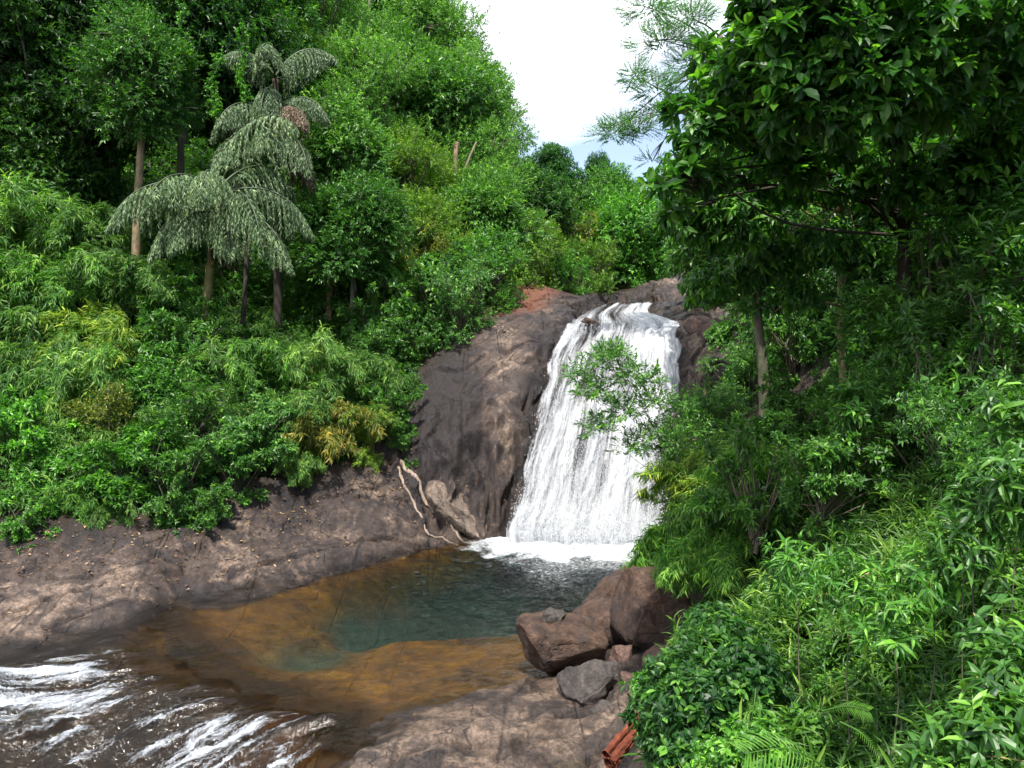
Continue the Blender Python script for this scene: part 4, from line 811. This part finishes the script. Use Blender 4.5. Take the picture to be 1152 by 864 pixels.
palm('taller palm behind with brown hanging flower mops and dry fronds', (312,370,31), (310,95,31),
     [(-.9,-.5,.5,3.2,-.8),(-.4,-.8,.3,3.2,-1.2),(1,-.3,.5,3.2,-.9),(.6,-.8,.4,2.8,-1.4),(.3,-.6,1,2.7,.2),(-.6,-.2,1,2.6,.3),(.8,.3,1,2.8,.3),(-1,.1,.1,3,-1.9),(.9,-.2,.1,3.1,-1.9),(.2,-1,.3,3.,-.4),(-.7,-.7,.2,3.2,-1.6),(.5,-.9,.1,3.2,-2.2),(-.1,-1,.2,3.2,-2.0)], 22, .15, (.85, 1., .82), [(.5,-.6,-1.4,1.5),(.9,-.5,-2.3,1.7)], dry=(3, 8), bark='bark_dark')
# vines hanging on the left trees
def vine(label, px, py0, py1, Y, seed):
    rg = np.random.default_rng(seed); a, b = at(px, py0, Y), at(px+rg.uniform(-6, 6), py1, Y-.1); root = empty('vine', b, label, 'vine', 'vines hanging from the left forest trees')
    c = curve([a-b, (a-b)*.6+rg.normal(0, .12, 3), (a-b)*.3+rg.normal(0, .12, 3), np.zeros(3)], 46); sb = MB(); sb.tube(c, .012, 5); obj('stem', sb.mesh('stem'), M['bark'], root)
    P = np.repeat(c, 5, 0)+rg.normal(0, .1, (230, 3)); D = rg.normal(0, 1, (230, 3)); D[:, 1] -= .5
    o = obj('leaves', fol_mesh('leaves', [foliage(P, D, 'whorl', 'dia', .09, .6, seed, .5)]), M['leaf'], root); col3(o, TINTS['lime'])
vine('bright green vine hanging down the pale trunk at the left', 163, 80, 148, 29, 1)
vine('vine hanging in the dark left of the palm crown', 206, 5, 85, 30, 2)
vine('bright creeper hanging between the two palms', 249, 60, 132, 29.5, 3)
vine('long creeper hanging right of the bright one', 272, 30, 110, 30, 4)
vine('creeper hanging at the left of the drooping palm trunk', 200, 255, 300, 27.6, 5)
stem('pale bare trunk of the vine hung tree above the bamboo', [(152,320,29.2),(155,230,29.2),(160,140,29.2),(162,100,29.3)], .17, .12, 'bark_tan', group=None)
# leaf litter and grass on the slab
q = scatter(9000, -13, -1, 15, 28, 431, lambda q, f: (f[:, 1] > .12) & (f[:, 1] < .75) & (f[:, 0] > .15)); q2 = scatter(2500, -13, 0, 15, 28, 432, lambda q, f: (f[:, 0] > .25) & (f[:, 1] < .3) & (fbm(np.stack([q[:, 0]*.8, q[:, 1]*.8, 0*q[:, 0]], 1), 3, 3) > .05))
q = np.vstack([q[::2], q2]); Pq = np.column_stack([q, Hn(q)+.02]); k = len(q)
V, Q_, T_ = LEAF['dia']; an = RNG.uniform(0, 6.28, k); dl = np.stack([np.cos(an), np.sin(an), RNG.normal(0, .25, k)], 1); sd = np.cross([0, 0, 1.], dl); sz = RNG.uniform(.05, .13, k)
Vv = (Pq[:, None]+sz[:, None, None]*(V[None, :, 0:1]*dl[:, None]+V[None, :, 1:2]*.5*sd[:, None]+V[None, :, 2:3]*np.array([0, 0, 1.5]))).reshape(-1, 3)
tag(obj('leaf_litter', mesh('leaf_litter', Vv, [((np.arange(k)*4)[:, None, None]+T_[None]).reshape(-1, 3)], {'tint': np.repeat(RNG.random(k), 4)}), M['leaf_dry']), 'dry fallen leaves strewn over the tan rock slab', 'leaves', kind='stuff')

# ------------------------------------------------------------------ right bank: ground cover
def rb(q, f): return (f[:, 1] > .55) & (q[:, 0] > 1.15) & ((q[:, 1] < 8) | (q[:, 0] > .178*q[:, 1])) 
for nm, cnt, y0, y1, ln, sp, lf, wd, sd_, lab, mat_, tn_ in [('creeper', 26000, 3.4, 9, .075, 'whorl', 'oval', .62, 441, 'green creeper leaves carpeting the near right bank', 'leaf', (1.15, 1.15, 1.0)),
      ('ground_cover', 26000, 8.5, 18, .10, 'whorl', 'dia', .5, 442, 'green leafy ground cover further up the right bank', 'leaf', (.95, 1., .95)),
      ('bank_grass', 6000, 4, 17, .2, 'fan', 'lance', .11, 443, 'grassy blades among the creepers of the right bank', 'leaf_bamboo', (1., 1, .8))]:
    q = scatter(cnt*2, 1.0, 13, y0, y1, sd_, lambda q, f: rb(q, f) & (q[:, 0] < q[:, 1]*.72+1.2))[:cnt]
    b_ = fbm(np.stack([q[:, 0]*.9, q[:, 1]*.9, 0*q[:, 0]], 1), 3, 12); mound = .15+.5*np.clip(b_+.35, 0, 1.2)+.12*fbm(np.stack([q[:, 0]*4, q[:, 1]*4, 0*q[:, 0]], 1), 2, 13)
    Pq = np.column_stack([q, Hn(q)+mound*(.55+.5*RNG.random(len(q)))]); Dq = np.column_stack([RNG.normal(-.15, .5, len(q)), RNG.normal(-.3, .5, len(q)), np.full(len(q), .8)])
    o = tag(obj(nm, fol_mesh(nm, [foliage(Pq, Dq, sp, lf, ln, wd, sd_, .35, tints=.18*b_)]), M[mat_]), lab, 'creeper' if nm == 'creeper' else 'ground cover', kind='stuff'); col3(o, tn_)
# shrubs and bamboo of the right bank
def arching_bamboo(label, foot, reach, n, seed, ln=.2, tint='lime', lean=(-.5, -.5, 0), group='arching bamboo on the right bank'):
    a = at(*foot); rg = np.random.default_rng(seed); a[2] = min(a[2], H(a[0], a[1])+.3); root = empty('bamboo', a, label, 'bamboo', group); sb = MB(); P, D = [], []
    for k in range(n):
        th = rg.uniform(0, 6.28); o_ = np.array([cos(th), sin(th), 0])*rg.uniform(.3, 1)+np.array(lean); l = reach*rg.uniform(.6, 1.1)
        c = curve([rg.normal(0, .08, 3)*np.array([1, 1, 0]), o_*l*.25+np.array([0, 0, l*.55]), o_*l*.62+np.array([0, 0, l*.72]), o_*l*.95+np.array([0, 0, l*rg.uniform(.25, .55)])], 40); sb.tube(c, np.linspace(.012, .003, 40), 5)
        t_ = nz(np.gradient(c, axis=0))
        for m_ in range(12, 40):
            for _ in range(3): P.append(c[m_]+rg.normal(0, .05, 3)); D.append(t_[m_]*.8+rg.normal(0, .5, 3)+np.array([0, 0, -.25]))
    obj('canes', sb.mesh('canes'), M['cane'], root)
    o = obj('foliage', fol_mesh('foliage', [foliage(np.array(P), np.array(D), 'fan', 'lance', ln, .13, seed+1, .55, .3, bright=.08, flat=.5, tints=.2*rg.normal(size=len(P)))]), M['leaf_bamboo'], root); col3(o, TINTS[tint]); return root
for a in [
 ('yellow-green bamboo sprays drooping over the water at the right of the pool', (775,590,16.6), 1.25, 22, 701, .17, 'lime', (-.5, -.3, 0)),
 ('bamboo sprays hanging lowest beside the tallest boulder', (822,648,14.2), .9, 18, 702, .15, 'lime', (-.6, -.4, 0)),
 ('bamboo arching out between the small tree and the creepers', (830,570,15), 1.25, 20, 703, .17, 'fresh', (-.4, -.5, 0)),
 ('bamboo arching high in the middle of the right bank', (885,490,14.5), 1.3, 20, 704, .18, 'lime', (-.3, -.4, 0)),
 ('low bamboo tuft under the pool side bamboo sprays', (815,625,13.8), .9, 16, 705, .15, 'fresh', (-.4, -.4, 0)),
 ('dark bamboo tuft under the mottled trunk', (845,450,17.5), 1.2, 16, 706, .18, 'mid', (-.3, -.4, 0)),
]: arching_bamboo(*a)
G_ = 'shrubs on the right bank'
for a in [
 ('bamboo clump between the small tree and the bright creepers', 810, 560, 15.5, .9, 'bamboo', 'yellow'),
 ('round green shrub below the arching bamboo', 860, 545, 13.5, .8, 'broadleaf', 'mid'),
 ('leafy shrub at the foot of the straight tan trunk', 958, 480, 14.2, .5, 'broadleaf', 'mid'),
 ('green shrub closing in on the right end of the bare rock beside the fall', 862, 392, 25.5, 1.0, 'broadleaf', 'deep'),
 ('leafy shrub below the mottled trunk against the bare rock', 838, 425, 23.5, .8, 'twiggy', 'mid'),
 ('dark shrub between the mottled and the tan trunk', 895, 400, 21, .9, 'broadleaf', 'deep'),
 ('bushy shrub right of the straight tan trunk', 1030, 445, 13.5, .75, 'twiggy', 'fresh'),
 ('deep green shrub left of the straight tan trunk', 900, 460, 15.5, .55, 'broadleaf', 'deep'),
 ('tall leafy shrub at the right edge under the dark trees', 1110, 330, 13, 1.2, 'twiggy', 'fresh'),
 ('green shrub high on the bank right of the dark trunk', 1050, 340, 14.5, 1.1, 'twiggy', 'mid'),
 ('dense shrub at the right edge in the middle height', 1120, 410, 12, .9, 'twiggy', 'mid'),
 ('shrub between the tan trunk shrubs and the right edge', 1060, 470, 11.5, .8, 'broadleaf', 'deep'),
 ('shrub in the centre of the right bank', 985, 500, 12, .75, 'twiggy', 'fresh'),
 ('dark gap shrub under the right edge shrubs', 1100, 520, 10, .6, 'twiggy', 'deep'),
 ('low shrub on the bank under the centre shrub', 930, 545, 11.5, .6, 'broadleaf', 'mid'),
]: shrub(*a, group=G_)
# near bushes with leaves one can see
def near_bush(label, clumps, ln, leaf, wd, kind, dens, seed, mat, tint, droop=.35, name='shrub', group=G_, cat='shrub', bright=0.):
    cl = [(at(px, py, Y), r) for px, py, Y, r in clumps]; c0 = np.mean([c for c, r in cl], 0); g = H(c0[0], c0[1]); base = np.array([c0[0], c0[1], g]); rg = np.random.default_rng(seed)
    root = empty(name, base, label, cat, group); cl = [(c-base, r) for c, r in cl]
    P, D = clump_points(cl, dens, rg, inner=.2); o = obj('foliage', fol_mesh('foliage', [foliage(P, D, kind, leaf, ln, wd, seed+1, droop, bright=bright)]), M[mat], root); col3(o, tint)
    b = MB()
    for c, r in cl: limb(b, np.array([c[0]*.92, c[1]*.92, min(H(c[0]+base[0], c[1]+base[1])-g, c[2]-.1)]), c, .008, rg); limb(b, np.array([0, 0, -.05]), np.array([c[0]*.92, c[1]*.92, min(H(c[0]+base[0], c[1]+base[1])-g, c[2]-.1)]), .008, rg); 
    obj('stems', b.mesh('stems'), M['bark'], root); return root
near_bush('dark glossy leaved bush beside the boulders at the bottom', [(752,800,8.6,.37),(782,768,8.3,.42),(768,838,8.0,.33),(795,815,7.6,.5),(785,855,7.4,.38),(815,745,8.6,.42),(800,720,9.6,.36),(840,780,7.8,.42)], .105, 'oval', .5, 'whorl', 120, 501, 'leaf_glossy', (1., 1.05, 1.25))
near_bush('bright small leaved bush at the bottom edge right of the log', [(795,890,7.2,.26),(815,875,6.6,.28),(732,772,9.3,.2),(850,860,6.2,.3)], .06, 'oval', .6, 'whorl', 260, 503, 'leaf', TINTS['fresh'], bright=.1)
near_bush('leafy plant with long pale leaves at the right edge', [(1140,470,6.5,.26),(1115,570,6.2,.28),(1150,550,6.0,.3),(1085,620,6.0,.22)], .15, 'lance', .25, 'whorl', 60, 505, 'leaf', TINTS['mid'], .3, bright=.0)
near_bush('long leaved plant in the middle of the near right bank', [(1000,700,6.0,.25),(960,660,6.6,.28),(1045,650,6.2,.25),(900,640,7.6,.3)], .14, 'lance', .22, 'whorl', 50, 507, 'leaf', TINTS['fresh'], .3, bright=.0)
near_bush('broad leaved weed in the bottom right corner', [(1110,830,3.7,.18),(1150,780,3.9,.2),(1060,850,3.8,.16),(1130,730,4.2,.18)], .11, 'lance', .34, 'whorl', 110, 509, 'leaf', TINTS['mid'], .35, bright=.05)
# ferns: single feather fronds
def fern(label, base, tip, Y, seed, n=26, wid=.16, tint='lime'):
    a, b = at(*base, Y), at(*tip, Y-.15); rg = np.random.default_rng(seed); root = empty('fern', a, label, 'fern', 'fern fronds on the near right bank')
    l = np.linalg.norm(b-a); c = curve([np.zeros(3), (b-a)*.5+np.array([0, -.03, .16*l]), b-a], n*2); sb = MB(); sb.tube(c, np.linspace(.006, .002, len(c)), 5); o = obj('stalk', sb.mesh('stalk'), M['leaf_bamboo'], root)
    T_ = nz(np.gradient(c, axis=0)); V_, Q_, Tt = LEAF['lance']; Vs = []; 
    for k in range(4, n*2, 2):
        for sg in (-1, 1):
            S = nz(np.cross(T_[k], [0, -.5, 1.]))*sg; dl = nz(S+T_[k]*.55+np.array([0, 0, -.15])); nr = nz(np.cross(dl, T_[k])*sg); s = l*wid*2*math.sin(pi*min(1, .18+.85*(1-k/(2*n)))**.8)*(.9+.2*rg.random()); sdv = np.cross(nr, dl)
            Vs.append(c[k]+s*(V_[:, 0:1]*dl+V_[:, 1:2]*(.06)*sdv+V_[:, 2:3]*nr*.6))
    k = len(Vs); off = (np.arange(k)*8)[:, None, None]
    o = obj('leaflets', mesh('leaflets', np.vstack(Vs), [(off+Q_[None]).reshape(-1, 4), (off+Tt[None]).reshape(-1, 3)], {'tint': np.clip(np.repeat(.6+.1*rg.normal(size=k), 8), 0, 1)}), M['leaf_bamboo'], root); col3(o, TINTS[tint])
fern('light green fern frond arching left at the bottom edge', (935,868), (838,848), 4.6, 1, tint='fresh')
fern('light green fern frond arching right above the bottom one', (925,800), (978,800), 5.0, 2, tint='fresh')
fern('small dark fern frond drooping left of the upper fern', (850,775), (845,812), 6.0, 3, 18, tint='mid')
fern('thin yellowish fern frond below the upper fern', (945,812), (990,850), 4.7, 4, 22, wid=.09)
# canes
def cane(label, pts, r=.006): stem(label, pts, r, r*.5, 'cane', 'cane', 'dry canes over the near right bank', 'cane')
cane('straw coloured cane leaning at the right edge', [(1152,795,3.8),(1125,735,4.2),(1095,690,4.7)])
cane('thin cane rising at the right side with a leafy top', [(1130,850,3.8),(1108,800,3.9),(1095,740,4.2)])
cane('nearly level straw stem across the upper right bank', [(1010,640,6.3),(1058,620,6.3),(1150,618,6.2)], .009)
cane('broken straw stem in the middle of the near bank', [(920,672,6.8),(958,655,7),(985,640,7.2)], .008)
cane('level pale stem in the bottom right corner', [(1100,850,3.6),(1125,852,3.55),(1160,858,3.5)], .005)

# ------------------------------------------------------------------ right bank: trees
def big_tree(label, foot, fork, clumps, leaf_kw, dens, seed, r0, bark, mat, tint, extra=(), inner=.3, name='tree', flat=1.):
    a, f = at(*foot), at(*fork); a[2] = min(a[2], H(a[0], a[1])); rg = np.random.default_rng(seed); root = empty(name, a, label, 'tree', 'trees on the right bank')
    cl = [(at(px, py, Y)-a, r*np.array([1, 1, flat])) for px, py, Y, r in clumps]; f = f-a
    tb = MB(); tb.tube(curve([np.array([0, 0, -.1]), f*.33+rg.normal(0, .06, 3), f*.66+rg.normal(0, .06, 3), f], 36), r0*np.linspace(1.15, .7, 36), 10, bump=.12, seed=seed); obj('trunk', tb.mesh('trunk'), M[bark], root)
    P, D = clump_points(cl, dens, rg, inner=inner); o = obj('crown', fol_mesh('crown', [foliage(P, D, seed=seed+1, **leaf_kw)]), M[mat], root); col3(o, tint)
    b = MB()
    for c, r in cl:
        limb(b, f*rg.uniform(.7, 1), c, r0*.26, rg, .1)
        for j in range(4): limb(b, c*.85+f*.15, c+rg.normal(0, .6, 3)*r, r0*.13, rg, n=5, k=4)
    for pts in extra: b.tube(curve([at(*p)-a for p in pts], 20), np.linspace(r0*.35, r0*.2, 20), 6)
    obj('branches', b.mesh('branches'), M[bark], root); return root
big_tree('large leaved dark tree spreading across the top right', (1018,300,14), (1016,190,14),
   [(738,206,10.6,.16),(748,215,10.8,.16),(800,150,11,.42),(825,95,11,.5),(890,35,10.5,.7),(850,125,11,.5),(770,120,11.2,.25),(790,60,11.5,.25),(900,50,10,.8),(905,125,10,.6),(960,20,10,.8),(975,105,10,.7),(1030,50,10,.8),(1045,125,10.5,.6),(1100,20,10,.8),(1105,95,11,.7),(1150,50,11,.8),(900,-20,10,.8),(775,195,11,.28),(1150,130,12,.7),(940,165,12,.5),(1000,180,12.5,.5),(1060,190,12.5,.6),(1110,170,12.5,.6),(870,170,12,.5),(760,235,11.5,.2),(800,200,11.5,.3),(1020,215,12.5,.35),(1090,225,13,.45),(960,205,13,.35),(1140,200,13,.5),(900,190,12,.3)],
   dict(kind='whorl', leaf='oval', ln=.21, wd=.5, droop=.3, bright=.04), 19, 601, .13, 'bark_dark', 'leaf_glossy', (1.05, 1.1, 1.), flat=.75)
big_tree('tree with drooping pointed leaves on a straight tan trunk', (953,438,16), (945,190,15.6),
   [(800,190,14,.75),(780,245,14,.6),(825,250,14,.7),(880,190,14,.8),(870,290,15,.6),(800,320,15.2,.5),(925,270,14.2,.55),(965,285,14.2,.5),(850,110,14,.9),(770,205,14.2,.45),(960,200,15,.7),(835,310,15.4,.4),(900,330,15,.4)],
   dict(kind='whorl', leaf='lance', ln=.2, wd=.34, droop=.75, bright=.06), 42, 603, .085, 'bark_tan', 'leaf_glossy', (1.25, 1.25, 1.3), extra=[[(948,345,15.8),(915,338,15.6),(890,342,15.5),(872,350,15.5)]], flat=.7)
big_tree('dark crowned tree on a mottled grey trunk near the lip of the fall', (858,428,18.3), (850,260,18.3),
   [(800,265,18.5,.8),(830,220,18,1.),(870,250,18,.9),(790,300,19,.5),(860,330,18.5,.6),(845,300,18.5,.6)],
   dict(kind='alt', leaf='dia', ln=.15, wd=.4, droop=.5), 40, 605, .12, 'bark', 'leaf', (.8, .9, .85), flat=.8)
big_tree('lacy feather leaved tree in the sky behind the big leaved tree', (850,330,30), (810,40,30),
   [(690,150,29,.7),(718,143,28.5,.8),(740,98,28,.8),(715,85,29,.6),(745,45,29,1.0),(730,8,30,.9),(775,20,29,1.),(700,140,29,.5),(755,125,29,.7),(735,180,29,.3),(740,250,29,.4),(780,70,30,1.)],
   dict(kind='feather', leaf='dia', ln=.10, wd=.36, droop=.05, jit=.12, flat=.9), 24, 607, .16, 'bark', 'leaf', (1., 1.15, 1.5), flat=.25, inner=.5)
G2 = 'trees behind the right bank'
for a in [
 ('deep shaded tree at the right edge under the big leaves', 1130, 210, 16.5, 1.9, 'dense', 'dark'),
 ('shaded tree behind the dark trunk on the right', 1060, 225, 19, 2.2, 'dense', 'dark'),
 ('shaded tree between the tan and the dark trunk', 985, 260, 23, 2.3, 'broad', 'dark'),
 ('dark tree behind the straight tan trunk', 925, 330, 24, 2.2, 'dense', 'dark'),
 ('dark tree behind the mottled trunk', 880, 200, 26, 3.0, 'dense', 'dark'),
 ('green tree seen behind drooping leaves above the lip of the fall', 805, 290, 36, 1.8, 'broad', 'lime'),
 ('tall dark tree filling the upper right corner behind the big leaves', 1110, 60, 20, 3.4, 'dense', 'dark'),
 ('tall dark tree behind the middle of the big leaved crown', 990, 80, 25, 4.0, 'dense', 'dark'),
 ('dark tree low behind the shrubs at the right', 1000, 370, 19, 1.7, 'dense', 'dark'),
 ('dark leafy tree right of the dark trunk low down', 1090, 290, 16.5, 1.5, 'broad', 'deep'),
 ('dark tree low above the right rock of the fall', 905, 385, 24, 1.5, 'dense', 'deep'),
]: tree(*a, group=G2)
# small tree before the fall
big_tree('small multi-stemmed tree standing in front of the waterfall', (768,545,19), (760,520,19),
   [(680,405,18.8,.42),(665,440,18.8,.42),(705,420,18.9,.42),(735,450,19,.4),(670,480,18.8,.35),(700,460,18.8,.42),(715,500,19,.4),(745,485,19,.38),(690,395,18.9,.3),(650,420,18.9,.28),(775,480,19,.42),(730,425,19,.3),(765,455,19.2,.35)],
   dict(kind='alt', leaf='dia', ln=.095, wd=.38, droop=.25, bright=.06), 66, 611, .035, 'bark_dark', 'leaf', (1.3, 1.3, 1.5), inner=.5, flat=.7)
shrub('grey twiggy bush right of the small tree under the rock', 810, 480, 20.5, .8, 'twiggy', 'grey', group=None)
shrub('green bush at the root of the small tree', 775, 545, 18.3, .6, 'twiggy', 'mid', group=None)
